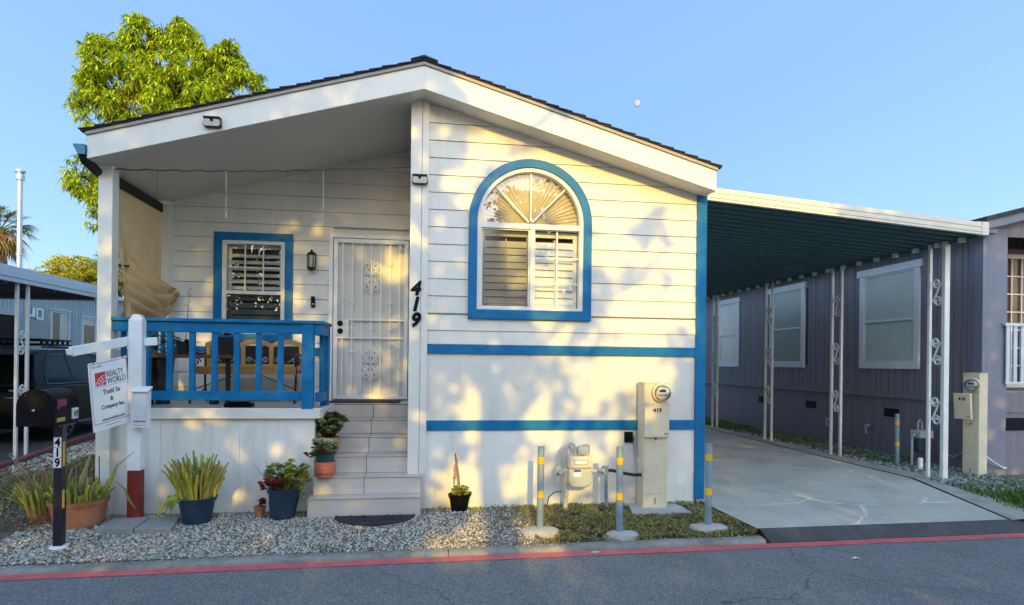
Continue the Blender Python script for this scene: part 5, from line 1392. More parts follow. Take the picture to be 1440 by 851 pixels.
b.build('back_panel', M['iron'], bn)
for a, c in secs:
    for sx, xx in ((1, a + .045), (-1, c - .045)):
        b = MB(); spiral(b, xx, 1.60, .034, 1.6, PI / 2, sx, 7.846, .007, .2, (xx + sx * .08, 1.57))
        b.build('scroll', PEWTER, bn, smooth=60)
for xk in (bx0, bx1 - .03):
    b = MB(); x = xk + .015
    b.tube([(x, 7.36, 1.09), (x, 7.40, 1.25), (x, 7.43, 1.46), (x, 7.40, 1.56), (x, 7.40, 1.64), (x, 7.50, 1.675), (x, 7.72, 1.66), (x, 7.85, 1.68)], .014, 6)
    b.tube([(x, 7.90, 1.09), (x, 7.84, 1.3), (x, 7.83, 1.47), (x, 7.87, 1.80)], .014, 6); b.tube([(x, 7.41, 1.46), (x, 7.84, 1.46)], .012, 6); b.tube([(x, 7.40, 1.25), (x, 7.62, 1.18), (x, 7.84, 1.25)], .010, 6)
    spiral(b, x, 1.57, .05, 1.2, 0, 1, 7.55, .009)
    b.build('end_frame', M['iron'], bn, smooth=50)
for xa, xb in ((bx0 + .02, bx0 + .5), (bx1 - .02, bx1 - .5)):
    b = MB(); b.tube([(xa, 7.45, 1.25), (xb, 7.6, 1.44)], .006, 5); b.build('brace', M['iron'], bn)

tb = thing('plank_shelf', (-2.7, 7.2, 1.09), 'long red-brown wooden plank table behind the blue railing', 'table')
b = MB(); b.box(-3.13, -2.18, 7.12, 7.30, 1.612, 1.652); b.build('top', M['redwood'], tb, .004)
for x in (-3.05, -2.245):
    b = MB(); b.box(x - .02, x + .02, 7.18, 7.24, 1.09, 1.611); b.build('leg', M['iron'], tb, .003)

def deck_plant(c, z, r0, r1, h, potm, lab, kind):
    t = thing('potted_plant', (*c, z), lab, 'potted plant')
    b = MB(); b.lathe([(0, 0), (r0, 0), (r1, h), (r1 * .9, h), (r1 * .85, h - .03), (0, h - .03)], (*c, z), 20); b.build('pot', potm, t, smooth=35)
    b = MB(); b.lathe([(0, 0), (r1 * .88, 0)], (*c, z + h - .028), 16); b.build('soil', M['soil'], t)
    b = MB(); q = z + h - .03
    if kind == 'bush':
        for k in range(70): whorl(b, (c[0] + rnd.uniform(-.12, .12), c[1] + rnd.uniform(-.1, .1), q + rnd.uniform(.0, .26)), 4, .07, .03, .6, rnd, 3)
    elif kind == 'orchid':
        for k, a in enumerate((2.6, .5, 3.6, 5.5)):
            leaf(b, Vector((c[0], c[1], q + .02)), (math.cos(a), math.sin(a) * .5, .55), .24, .09, 1.1, 2)
    elif kind == 'small':
        for k in range(14): whorl(b, (c[0] + rnd.uniform(-.06, .06), c[1] + rnd.uniform(-.05, .05), q + rnd.uniform(.04, .16)), 4, .06, .035, .4, rnd, 3)
    elif kind == 'grass':
        for k in range(60):
            a = rnd.uniform(0, 2 * PI); leaf(b, Vector((c[0], c[1], q)), (math.cos(a) * .5, math.sin(a) * .5, .9), rnd.uniform(.15, .3), .014, .6, rnd.randrange(3))
    b.build('foliage', greenl, t)
    return t, q
deck_plant((-2.98, 7.33), 1.09, .075, .12, .56, M['blackplastic'], 'tall black planter with a bushy green plant by the left railing', 'bush')
t, q = deck_plant((-2.72, 7.2), 1.652, .055, .075, .14, M['iron'], 'orchid with broad leaves and bare flower stems on the plank table', 'orchid')
b = MB()
b.tube([(-2.70, 7.2, q), (-2.68, 7.2, q + .25), (-2.665, 7.19, q + .45), (-2.66, 7.19, q + .60)], [.006, .005, .004, .003], 5)
for k in range(6): zq = q + .42 + k * .035; b.tube([(-2.668, 7.19, zq), (-2.668 + (.03 if k % 2 else -.03), 7.19, zq + .03)], .0035, 4)
b.build('flower_stem', M['drywood'], t)
deck_plant((-2.26, 7.21), 1.652, .085, .105, .20, M['blackplastic'], 'square black pot with a small green seedling at the end of the plank table', 'small')
deck_plant((-3.02, 6.93), 1.09, .07, .1, .2, M['blackplastic'], 'low black pot of grassy leaves in the left corner of the porch', 'grass')
b = MB(); b.box(-2.16, -1.88, 6.80, 6.93, 1.091, 1.135); b.box(-2.12, -1.92, 6.82, 6.92, 1.135, 1.15)
tag(b.build('pot_trolley', M['black'], bev=.01), 'low black object lying on the deck tiles under the railing', 'tray')
b = MB(); b.lathe([(0, 0), (.05, 0), (.06, .08), (.045, .11), (0, .115)], (-2.42, 7.3, 1.09), 16); b.tube([(-2.48, 7.3, 1.19)] + [(-2.42 - .06 * math.cos(PI * k / 8), 7.3, 1.19 + .075 * math.sin(PI * k / 8)) for k in range(1, 9)], .005, 5); b.tube([(-2.37, 7.3, 1.14), (-2.32, 7.3, 1.19)], .008, 5)
tag(b.build('kettle', M['iron'], smooth=40), 'small dark kettle with a hoop handle on the deck under the bench', 'kettle')
b = MB(); b.box(-2.62, -1.62, 7.93, 7.98, 1.092, 1.42); 
for k in range(3): b.box(-2.60 + k * .33, -2.31 + k * .33, 7.922, 7.929, 1.12, 1.39)
tag(b.build('storage_box', mat('translucent_plastic', (.55, .53, .48), .4, .06, 3), bev=.006), 'pale plastic storage box on the deck under the bench', 'box')

# canvas shade on the open side of the porch
cs = thing('porch_shade', (-3.2, 7.35, 2.05), 'beige canvas sun shade gathered up on the left side of the porch', 'sun shade')
b = MB(); b.beam((-3.285, WY + .0, 3.46), (-3.285, BY - .10, 3.45), .045, .11); b.build('valance', mat('dark_brown_valance', (.025, .017, .012), .8, .3), cs, .004)
def ze(u): return 2.78 - .45 * u + .06 * math.sin(u * PI)           # diagonal edge of the upper sheet
Y0, Y1 = WY + .06, BY - .13
def sheet(u, v):
    y = Y0 + (Y1 - Y0) * u - .04 * v * math.sin(u * PI)
    z = 3.40 + (ze(u) - 3.40) * v
    x = -3.275 + .025 * math.sin(u * 9 + v * 2) * v + .06 * v * v * math.sin(u * PI) + .05 * (abs(math.sin(u * 6.5 - v * 2.5)) - .5) * v + .006 * math.sin(u * 40 + 3 * v) * v
    return (x, y, z)
b = MB(); b.grid(sheet, 40, 24); b.build('upper_cloth', M['canvas'], cs, smooth=179)
def pouch(u, v):
    rim = Vector((-3.26, Y0, 2.82)).lerp(Vector((-3.12, 7.98, 2.46)), u) - Vector((0, 0, .05 * math.sin(PI * u)))
    bot = Vector((-3.18 + .12 * u, Y0 + .04 + 1.12 * u, 2.03 + .33 * max(0, (u - .55) / .45) ** 2))
    p = rim.lerp(bot, v)
    bulge = math.sin(PI * v) ** .8 * math.sin(PI * min(1, .1 + u * .95))
    fold = (abs(math.sin(v * 10.5 + u * 4.2)) - .5) * .085 * u * math.sin(PI * v) + (abs(math.sin(v * 19 - u * 6)) - .5) * .035
    return p + Vector((.17 * bulge + fold, -.03 * bulge, .5 * fold - .03 * bulge))
b = MB(); b.grid(pouch, 60, 60); b.build('gathered_cloth', M['canvas'], cs, smooth=179)
def hang(u, v):
    y = Y0 + .55 * u * (1 - .1 * v); z = ze(u * .55) - .02 + (2.0 - ze(u * .55)) * v
    return (-3.19 + .10 * math.sin(u * 5 + 1) * v + .03 * (abs(math.sin(u * 9 + v * 3)) - .5), y, z)
b = MB(); b.grid(hang, 26, 22); b.build('front_fold', M['canvas'], cs, smooth=179)
b = MB(); b.tube([(-3.20, Y0 + .0, 2.56), (-3.12, Y0 + .07, 2.565)], .011, 6); b.build('tie', M['iron'], cs)

# wire under the porch roof with hooks
wl = thing('wire_line', (-1.7, WY - .05, 3.5), 'thin wire strung below the porch ceiling with cords hanging from it', 'wire')
b = MB(); pts = []
for k in range(41):
    u = k / 40; pts.append((-3.18 + 2.96 * u, WY - .05, 3.515 + .185 * u - .03 * math.sin(u * PI) + (.006 * math.sin(k * 1.9) if u < .65 else 0)))
b.tube(pts, [.007 if k < 26 else .004 for k in range(41)], 5); b.build('wire', M['wire'], wl)
def zw(u): return 3.515 + .185 * u - .03 * math.sin(u * PI)
for u, L, m in ((.135, .30, 'wire'), (.36, .48, 'cord'), (.69, .56, 'cord'), (.565, .05, 'wire'), (.03, .09, 'wire')):
    b = MB(); x = -3.18 + 2.96 * u; z = zw(u)
    b.tube([(x, WY - .05, z + .012), (x + .004, WY - .05, z - L * .45), (x + .012 * (1 if L > .4 else .2), WY - .045, z - L)], .002, 5)
    if L > .4:
        for q in range(1): b.tube([(x + .004, WY - .05, z - L * .62), (x - .02 + .025 * q, WY - .045, z - L * .8), (x + .01, WY - .05, z - L)], .0018, 4)
    b.build('hanging_cord', M[m], wl)

# ------------------------------------------------------------------ left neighbour
ln = thing('neighbour_home', (-9.6, 14, 0), 'blue-grey ribbed metal mobile home at the far left', 'mobile home')
LX = -9.5
b = MB(); y = 8.0; prof = []
while y < 24:
    prof += [(y, 0), (y + .06, 0), (y + .075, .03), (y + .125, .03)]; y += .14
lw = [(17.6 - .5, 18.6)]
n = len(prof)
b.add([(LX + d, yy, .5) for yy, d in prof] + [(LX + d, yy, 3.35) for yy, d in prof], [(i, i + 1, i + 1 + n, i + n) for i in range(n - 1)])
b.box(LX - 6, LX - .05, 8.0, 24, .3, 3.35)
b.build('ribbed_wall', M['corrug'], ln)
b = MB(); b.box(LX - .02, LX + .05, 8, 24, -.1, .5); b.build('skirting', M['corrug'], ln)
b = MB(); b.box(LX - 6.3, LX + .12, 7.9, 24.2, 3.35, 3.47); b.build('roof', M['leftfascia'], ln, .01)
for y0, y1, z0, z1, in ((16.75, 17.45, 1.95, 2.74), (18.15, 19.35, 1.88, 2.66)):
    b = MB(); b.ring([(y0 - .06, z0 - .06), (y1 + .06, z0 - .06), (y1 + .06, z1 + .06), (y0 - .06, z1 + .06)], [(y0, z0), (y1, z0), (y1, z1), (y0, z1)], 'X', LX, LX + .075)
    b.box(LX + .03, LX + .1, y0 - .09, y1 + .09, z1 + .06, z1 + .10)
    ym = (y0 + y1) / 2; b.box(LX + .03, LX + .065, ym - .02, ym + .02, z0, z1)
    wf = b.build('window', M['leftfascia'], ln, .004)
    b = MB(); b.add([(LX + .05, y0, z0), (LX + .05, y1, z0), (LX + .05, y1, z1), (LX + .05, y0, z1)], [(0, 1, 2, 3)]); b.build('pane', M['glass'], wf)
    b = MB(); b.box(LX + .035, LX + .045, ym + .02, y1, z0, z1); b.box(LX + .035, LX + .045, y0, ym - .02, z1 - .15 if y0 > 18 else z0, z1 if y0 > 18 else z0 + .001); b.build('curtain', M['signwhite'], wf)
    b = MB(); b.box(LX + .031, LX + .034, y0, y1, z0, z1); b.build('dark_room', M['interior'], wf)
b = MB(); b.box(LX + .03, LX + .08, 15.9, 16.55, .75, 2.50); b.build('door', mat('grey_green_door', (.25, .30, .30), .5, .06), ln, .005)
b = MB(); b.ring([(14.65, .7), (15.5, .7), (15.5, 2.7), (14.65, 2.7)], [(14.8, 1.3), (15.35, 1.3), (15.35, 2.55), (14.8, 2.55)], 'X', LX + .03, LX + .09); sd_ = b.build('screen_door', mat('pale_screen_door', (.35, .4, .42), .5, .05), ln, .005)
b = MB(); b.box(LX + .04, LX + .06, 14.8, 15.35, 1.3, 2.55); b.build('screen', M['black'], sd_)
b = MB(); b.lathe([(0, -.0), (.04, 0), (.05, .05), (0, .06)], (LX + .09, 14.72, 1.75), 12, axis='X'); b.lathe([(0, -.0), (.04, 0), (.05, .05), (0, .06)], (LX + .09, 14.72, 1.6), 12, axis='X'); b.build('door_knob', M['chrome'], sd_, smooth=50)
b = MB()
for (y0, y1) in ((15.98, 16.06), ):
    b.box(LX + .06, LX + .075, y0, y1, 2.57, 2.80)
b.box(LX + .06, LX + .075, 15.86, 15.98, 2.57, 2.62); b.box(LX + .06, LX + .075, 16.12, 16.17, 2.52, 2.8); b.box(LX + .06, LX + .075, 16.33, 16.38, 2.52, 2.8); b.box(LX + .06, LX + .075, 16.17, 16.33, 2.75, 2.8); b.box(LX + .06, LX + .075, 16.17, 16.33, 2.52, 2.57)
b.build('wall_letter', M['signwhite'], ln)
b = MB(); b.box(LX + .04, LX + .16, 14.25, 14.4, 2.4, 2.6); b.build('porch_lamp', M['leftfascia'], ln, .01)
lc = thing('carport', (-7.8, 13, 0), 'flat grey-white carport canopy over the black car at the far left', 'carport')
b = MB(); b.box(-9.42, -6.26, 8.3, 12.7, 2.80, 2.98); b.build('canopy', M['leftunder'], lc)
b = MB()
for (z0, z1, d) in ((2.735, 2.80, 0), (2.803, 2.88, .012), (2.883, 2.97, 0)): b.box(-6.255, -6.21 + d, 8.3, 12.7, z0, z1)
b.box(-9.42, -6.21, 8.24, 8.298, 2.735, 2.97)
b.build('fascia', M['leftfascia'], lc, .003)
b = MB(); b.box(-9.35, -6.4, 12.702, 12.74, 2.70, 2.95); b.build('end_trim', M['leftfascia'], lc)
for yy in (8.8, 10.0, 11.2, 12.4):
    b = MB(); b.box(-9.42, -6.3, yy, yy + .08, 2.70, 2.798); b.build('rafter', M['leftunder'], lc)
lp = scroll_post(lc, (-6.30, 10.42), 2.735)
lp.data.name = 'left_post'

# red brick edging
rnd = random.Random(8)
E0, E1 = Vector((-5.93, 9.3, 0)), Vector((-6.75, 13.6, 0)); d = (E1 - E0).normalized(); s_ = Vector((d.y, -d.x, 0)); k = 0; tt = 0
br = thing('brick_edging', (-6.3, 11.4, 0), 'low row of red edging bricks between the dark driveway and the gravel', 'edging')
b = MB()
while tt < (E1 - E0).length:
    p = E0 + d * (tt + .1) + s_ * rnd.uniform(-.012, .012); hz = .105 + rnd.uniform(-.012, .012)
    b.beam(p - d * .098 + Vector((0, 0, hz / 2 - .01)), p + d * .098 + Vector((0, 0, hz / 2 - .01)), .10, hz); tt += .203
b.build('bricks', M['brick'], br, .008)

# black car, tail towards the street
car = thing('parked_car', (-7.95, 14.2, 0), 'black estate car with a roof rack parked under the left carport', 'car')
cxm, hwid = -7.95, .94
CARGLASS = mat('car_glass', (.01, .015, .018), .1, .1, spec=.15)
yr = 11.95
def body(pts): return [(yr + y, z) for y, z in pts]
low = body([(.10, .30), (.02, .45), (.0, .62), (.03, .95), (.10, 1.08), (1.2, 1.08), (3.3, 1.05), (4.5, .92), (4.72, .70), (4.74, .42), (4.62, .28)])
bm_ = MB(); n = len(low)
def loft(b, pts, xs_):
    n = len(pts); vs = []
    for (xo, ins) in xs_:
        for y, z in pts: vs.append((xo, y, z))
    m = len(xs_)
    fs = [(i * n + k, i * n + (k + 1) % n, (i + 1) * n + (k + 1) % n, (i + 1) * n + k) for i in range(m - 1) for k in range(n)]
    fs += [tuple(range(n - 1, -1, -1)), tuple((m - 1) * n + k for k in range(n))]
    b.add(vs, fs)
# body sides: narrower at sill and shoulder
secs_ = []
for y, z in low: pass
vs = []
prof_x = lambda z: hwid - .05 * abs(z - .68) ** 1.2 - (.04 if z > 1.0 else 0)
for sgn in (-1, 1):
    for y, z in low: vs.append((cxm + sgn * prof_x(z), y + (.04 if False else 0), z))
fs = [(k, (k + 1) % n, n + (k + 1) % n, n + k) for k in range(n)] + [tuple(range(n)), tuple(range(2 * n - 1, n - 1, -1))]
bm_.add(vs, fs)
top = body([(.14, 1.06), (.22, 1.30), (.42, 1.66), (.75, 1.74), (1.9, 1.76), (2.7, 1.66), (3.5, 1.05)])
m = len(top); vs = []
for sgn in (-1, 1):
    for y, z in top: vs.append((cxm + sgn * (hwid - .07 - .24 * (z - 1.05) / .7), y, z))
bm_.add(vs, [(k, (k + 1) % m, m + (k + 1) % m, m + k) for k in range(m)] + [tuple(range(m)), tuple(range(2 * m - 1, m - 1, -1))])
bd = bm_.build('body', M['carpaint'], car, .035, 40, 3)
def gx(z, sgn): return cxm + sgn * (hwid - .07 - .24 * (z - 1.05) / .7 + .004)
for sgn in (1, -1):
    for pts in (body([(.55, 1.14), (.62, 1.38), (.86, 1.62), (1.32, 1.66), (1.32, 1.12)]), body([(1.40, 1.12), (1.40, 1.66), (1.95, 1.67), (2.30, 1.62), (2.36, 1.12)]), body([(2.43, 1.12), (2.40, 1.60), (2.72, 1.54), (3.2, 1.14)])):
        b = MB(); b.add([(gx(z, sgn), y, z) for y, z in pts], [tuple(range(len(pts)))]); b.build('window', CARGLASS, car)
    b = MB(); pts = body([(.50, 1.10), (.58, 1.40), (.84, 1.655), (1.9, 1.70), (2.35, 1.655), (2.74, 1.57), (3.3, 1.10)]); b.tube([(gx(z, sgn) + sgn * .004, y, z) for y, z in pts + [pts[0]]], .006, 5); b.build('window_trim', M['rim'], car, smooth=50)
    for yw in (.98, 3.75):
        b = MB(); xo = cxm + sgn * (hwid - .22); xs2 = cxm + sgn * (hwid - .005)
        b.lathe([(.0, 0), (.31, 0), (.345, .03 * sgn), (.35, .1 * sgn), (.345, .19 * sgn), (.315, .222 * sgn), (.24, .222 * sgn), (.23, .17 * sgn), (0, .17 * sgn)], (xo, yr + yw, .345), 32, axis='X'); wh = b.build('wheel', M['tyre'], car, smooth=40)
        b = MB(); b.lathe([(.225, .215 * sgn), (.25, .225 * sgn), (.255, .222 * sgn)], (xo, yr + yw, .345), 32, axis='X')
        for k in range(10):
            a = 2 * PI * k / 10; b.beam((xo + .205 * sgn, yr + yw + .04 * math.cos(a), .345 + .04 * math.sin(a)), (xo + .22 * sgn, yr + yw + .24 * math.cos(a + .12), .345 + .24 * math.sin(a + .12)), .02, .03, (1, 0, 0))
        b.lathe([(0, .22 * sgn), (.05, .22 * sgn), (.06, .2 * sgn)], (xo, yr + yw, .345), 16, axis='X'); b.build('rim', M['rim'], wh, smooth=40)
    b = MB(); b.box(cxm + sgn * (hwid - .20), cxm + sgn * (hwid - .03), yr - .012, yr + .05, .80, 1.02); b.build('tail_light', M['tail'], car, .02)
    b = MB(); b.beam((cxm + sgn * .62, yr + .75, 1.80), (cxm + sgn * .62, yr + 2.4, 1.80), .03, .03); b.build('roof_rail', M['black'], car, .006)
    b = MB(); b.beam((cxm + sgn * (hwid + .0), yr + 1.35, .33), (cxm + sgn * (hwid + .0), yr + 3.35, .33), .02, .035); b.build('sill_trim', M['chrome'], car)
b = MB(); pts = [(cxm - .62, yr + .13 + .10, 1.22), (cxm + .62, yr + .23, 1.22), (cxm + .52, yr + .395, 1.58), (cxm - .52, yr + .395, 1.58)]; b.add([(x, y - .01, z) for x, y, z in pts], [(0, 1, 2, 3)]); b.build('rear_window', mat('rear_glass', (.02, .025, .03), .05, .1, spec=.9), car)
b = MB(); b.box(cxm + .52, cxm + .62, yr - .004, yr + .02, .98, 1.02); b.box(cxm + .45, cxm + .70, yr - .006, yr + .01, .86, .885); b.build('badge', M['chrome'], car, .004)
b = MB(); b.box(cxm - .26, cxm + .26, yr - .006, yr + .02, .66, .78); b.build('licence_plate', mat('plate_dim', (.2, .2, .2), .5), car, .004)
rb = thing('cargo_basket', (cxm, yr + 1.4, 1.82), 'black slatted cargo basket on the roof rack of the black car', 'roof basket')
b = MB()
for zq in (1.84, 1.93): 
    b.ring([(cxm - .55, yr + .75), (cxm + .6, yr + .75), (cxm + .6, yr + 1.75), (cxm - .55, yr + 1.75)], [(cxm - .52, yr + .78), (cxm + .57, yr + .78), (cxm + .57, yr + 1.72), (cxm - .52, yr + 1.72)], 'Z', zq, zq + .03)
for k in range(6):
    y = yr + .78 + k * .17; b.box(cxm + .565, cxm + .595, y, y + .05, 1.87, 1.93); b.box(cxm - .55, cxm - .52, y, y + .05, 1.87, 1.93); b.box(cxm - .52, cxm + .57, y, y + .04, 1.845, 1.865)
b.build('rack_frame', M['black'], rb)
b = MB(); n = 20
pts = []
for k in range(n + 1):
    u = k / n; hw_ = .17 * math.sin(PI * min(1, max(0, .06 + .9 * u))) ** .5; pts.append((u, hw_))
vs = [];
for u, hw_ in pts:
    y = yr + 2.15 + 2.0 * u; z = 1.80 + .06 * (2 * u - 1) ** 2
    vs += [(cxm + .62 - hw_, y, z), (cxm + .62, y, z + .05), (cxm + .62 + hw_, y, z), (cxm + .62, y, z - .02)]
b.add(vs, [(4 * i + k, 4 * i + (k + 1) % 4, 4 * i + 4 + (k + 1) % 4, 4 * i + 4 + k) for i in range(n) for k in range(4)] + [(0, 1, 2, 3), (4 * n + 3, 4 * n + 2, 4 * n + 1, 4 * n)])
tag(b.build('surfboard', M['lime'], smooth=50), 'lime green surfboard lying on the roof of the black car', 'surfboard')
# steel flue on the left home
fl = thing('flue_pipe', (-11.6, 18.2, 3.47), 'tall thin steel flue pipe with a cap rising from the left home roof', 'flue pipe')
fx, fy = -10.85, 17.8
fl.location = (fx, fy, 3.47); ORG[fl.name] = Vector((fx, fy, 3.47))
b = MB(); b.tube([(fx, fy, 3.4), (fx, fy, 6.45)], .06, 16); b.lathe([(.061, 0), (.075, .0), (.075, .05), (.061, .05)], (fx, fy, 4.3), 16); b.build('pipe', M['steel'], fl, smooth=40)
b = MB(); b.lathe([(.065, .0), (.10, .02), (.10, .14), (.09, .16), (.08, .22), (.125, .22), (.125, .27), (0, .30)], (fx, fy, 6.30), 18); b.build('cap', M['steel'], fl, smooth=40)
# ------------------------------------------------------------------ trees
def limb(b, p, q, r0, r1, rnd, wob=.1, n=6):
    p = Vector(p); q = Vector(q); pts = []; rs = []
    for k in range(n + 1):
        t = k / n; o = Vector((rnd.uniform(-1, 1), rnd.uniform(-1, 1), rnd.uniform(-.4, .4))) * wob * math.sin(PI * t)
        pts.append(p.lerp(q, t) + o); rs.append(r0 + (r1 - r0) * t)
    b.tube(pts, rs, 7); return pts
bright = leafset('sunny_leaf', [(.52, .66, .03), (.64, .74, .05), (.36, .50, .03), (.72, .74, .06), (.08, .14, .015)], .45, .4)
rnd = random.Random(77)
TY = 14.0
t = thing('broadleaf_tree', (-5.9, TY, 0), 'bright yellow-green broadleaf tree with drooping leaves behind the porch roof', 'tree')
b = MB()
tr = limb(b, (-5.9, TY, 0), (-5.85, TY, 5.2), .20, .14, rnd, .06)
lumps = [(-6.65, 7.75, .75, .72), (-6.25, 8.55, .36, .45), (-6.95, 8.05, .35, .4), (-5.3, 8.6, .33, .38), (-5.75, 8.4, .25, .25), (-5.35, 7.85, .8, .62), (-4.6, 7.85, .5, .5), (-4.35, 8.25, .3, .3), (-4.05, 7.6, .4, .45), (-7.0, 6.9, .55, .6), (-6.0, 7.0, .9, .75), (-5.0, 7.0, 1.0, .8), (-6.3, 6.2, .8, .6), (-7.2, 7.35, .3, .35), (-7.25, 5.4, .42, .5), (-7.0, 4.75, .28, .38), (-6.9, 5.8, .4, .4), (-6.6, 5.2, .4, .5), (-4.2, 7.1, .6, .5)]
for (x, z, rx_, rz) in lumps:
    q = (x + rnd.uniform(-.1, .1), TY + rnd.uniform(-.3, .3), z); limb(b, tr[-1] if z > 6.5 else tr[4], q, .06, .015, rnd, .15)
    for k in range(4): limb(b, q, (x + rnd.uniform(-.8, .8) * rx_, TY + rnd.uniform(-.6, .6), z + rnd.uniform(-.3, .9) * rz), .02, .006, rnd, .06, 4)
b.build('trunk', M['bark'], t, smooth=60)
b = MB()
for (x, z, rx_, rz) in lumps:
    ry = max(.4, min(1.0, rx_ * 1.0)); n = int(720 * (rx_ * rz * ry) ** .62)
    for k in range(n):
        v = Vector((rnd.gauss(0, 1), rnd.gauss(0, 1), rnd.gauss(0, 1))).normalized() * rnd.uniform(.45, 1.08) ** .7
        p = (x + v.x * rx_, TY + v.y * ry, z + v.z * rz)
        if noise.noise((p[0] * 2.2, p[1] * 2.2, p[2] * 2.2)) < -.16: continue
        whorl(b, p, 14, .165, .039, 1.3, rnd, 5, (-.5, .9))
b.build('crown', bright, t)

def crown_tree(loc, lumps, leafs, L, wd, dens, seed, label, name='tree', trunk_h=3, group=None, droop=.7, cut=-.2):
    rnd = random.Random(seed); t = thing(name, loc, label, 'tree', group); b = MB()
    tr = limb(b, loc, (loc[0], loc[1], trunk_h), .2, .12, rnd, .08)
    for (x, y, z, a, c, d) in lumps: limb(b, tr[-1], (x, y, z), .09, .02, rnd, .2)
    b.build('trunk', M['bark'], t, smooth=60); b = MB()
    for (x, y, z, a, c, d) in lumps:
        for k in range(int(dens * (a * c * d) ** .67)):
            v = Vector((rnd.gauss(0, 1), rnd.gauss(0, 1), rnd.gauss(0, 1))).normalized() * rnd.uniform(.4, 1.06) ** .6
            p = (x + v.x * a, y + v.y * c, z + v.z * d)
            if noise.noise((p[0] * 1.1 / a, p[1] * 1.1, p[2] * 1.3 / d)) < cut: continue
            whorl(b, p, 7, L, wd, droop, rnd, len(leafs))
    b.build('crown', leafs, t); return t
yel = leafset('yellow_leaf', [(.62, .58, .04), (.72, .66, .06), (.42, .42, .04), (.5, .5, .06)], .35)
olive = leafset('olive_leaf', [(.34, .44, .09), (.42, .5, .12), (.2, .28, .06)], .3)
crown_tree((-17.3, 31, 0), [(-17.6, 31, 5.0, 1.3, 1.3, .8), (-16.6, 31, 5.7, 1.1, 1.1, .75), (-15.9, 30.6, 5.2, 1.0, 1, .7), (-18.3, 31, 4.7, 1, 1, .6)], yel, .17, .09, 700, 5, 'yellow flowering tree behind the left carport roof', 'flowering_tree')
crown_tree((-15.4, 33, 0), [(-15.6, 33, 6.0, 1.4, 1.2, 1.2), (-14.8, 32, 5.8, 1.0, 1, .9), (-16.3, 33.4, 5.2, 1, 1, .9)], olive, .14, .05, 800, 6, 'rounded olive-green tree beside the yellow flowering tree', 'round_tree')
# palm at the left edge
pt = thing('palm_tree', (-15.9, 25, 0), 'shaggy fan palm with dead fronds at the left edge behind the grey roof', 'palm tree')
b = MB(); limb(b, (-15.9, 25, 0), (-15.9, 25, 6.3), .28, .22, rnd, .05); b.build('trunk', M['bark'], pt, smooth=60)
pg = leafset('palm_frond', [(.14, .17, .04), (.20, .20, .05), (.09, .12, .03)], .2); pd = leafset('dead_frond', [(.30, .20, .09), (.42, .32, .07), (.20, .13, .06)], .2)
for nm, ms, cnt, er, sd2 in (('green_fronds', pg, 24, (-.1, 1.3), 1), ('dead_fronds', pd, 26, (-1.3, -.3), 2)):
    b = MB(); rn = random.Random(sd2)
    for k in range(cnt):
        a = rn.uniform(0, 2 * PI); e = rn.uniform(*er); d = Vector((math.cos(a) * math.cos(e), math.sin(a) * math.cos(e), math.sin(e)))
        base = Vector((-15.9, 25, 6.35)); pe = base + d * rn.uniform(.45, .7); b.tube([base, pe], .016, 4, 0)
        s = d.cross(Vector((0, 0, 1))).normalized(); u = s.cross(d); mi = rn.randrange(3)
        for q in range(15):
            th = -1.4 + 2.8 * q / 14; dd = (d * math.cos(th) + s * math.sin(th)).normalized(); leaf(b, pe, dd, rn.uniform(.5, .75), .05, .7 if nm[0] == 'g' else 1.0, mi)
    b.build(nm, ms, pt)

# the moon, 2 km up the line of sight
md_ = fw * ((854.83)) + rx * (896 - 720) + uy * (510.28 - 146); md_.normalize(); mp_ = Vector((0, 0, H)) + md_ * 3000
b = MB(); rr = 3000 * 4.8 / 930
b.lathe([(rr * math.sin(PI * k / 24), -rr * math.cos(PI * k / 24)) for k in range(25)], mp_, 40)
tag(b.build('moon', M['moon'], smooth=179), 'small pale moon in the clear blue sky right of the roof ridge', 'moon')

# ------------------------------------------------------------------ across the road: what shades the street and shows in the glass
oh = thing('mobile_home', (-3, -20, 0), 'beige mobile home on the far side of the road behind the camera', 'mobile home')
b = MB(); b.box(-24, 16, -24, -17.2, 0, 3.2); b.build('wall', mat('beige_siding', (.5, .45, .38), .6), oh)
b = MB(); b.prism([(-17.0, 3.2), (-24.2, 3.2), (-20.6, 4.3)], 'X', -24.3, 16.3); b.build('roof', M['shingle'], oh)
shade_leaf = leafset('street_tree_leaf', [(.07, .10, .03), (.10, .13, .04), (.05, .08, .02)], .0)
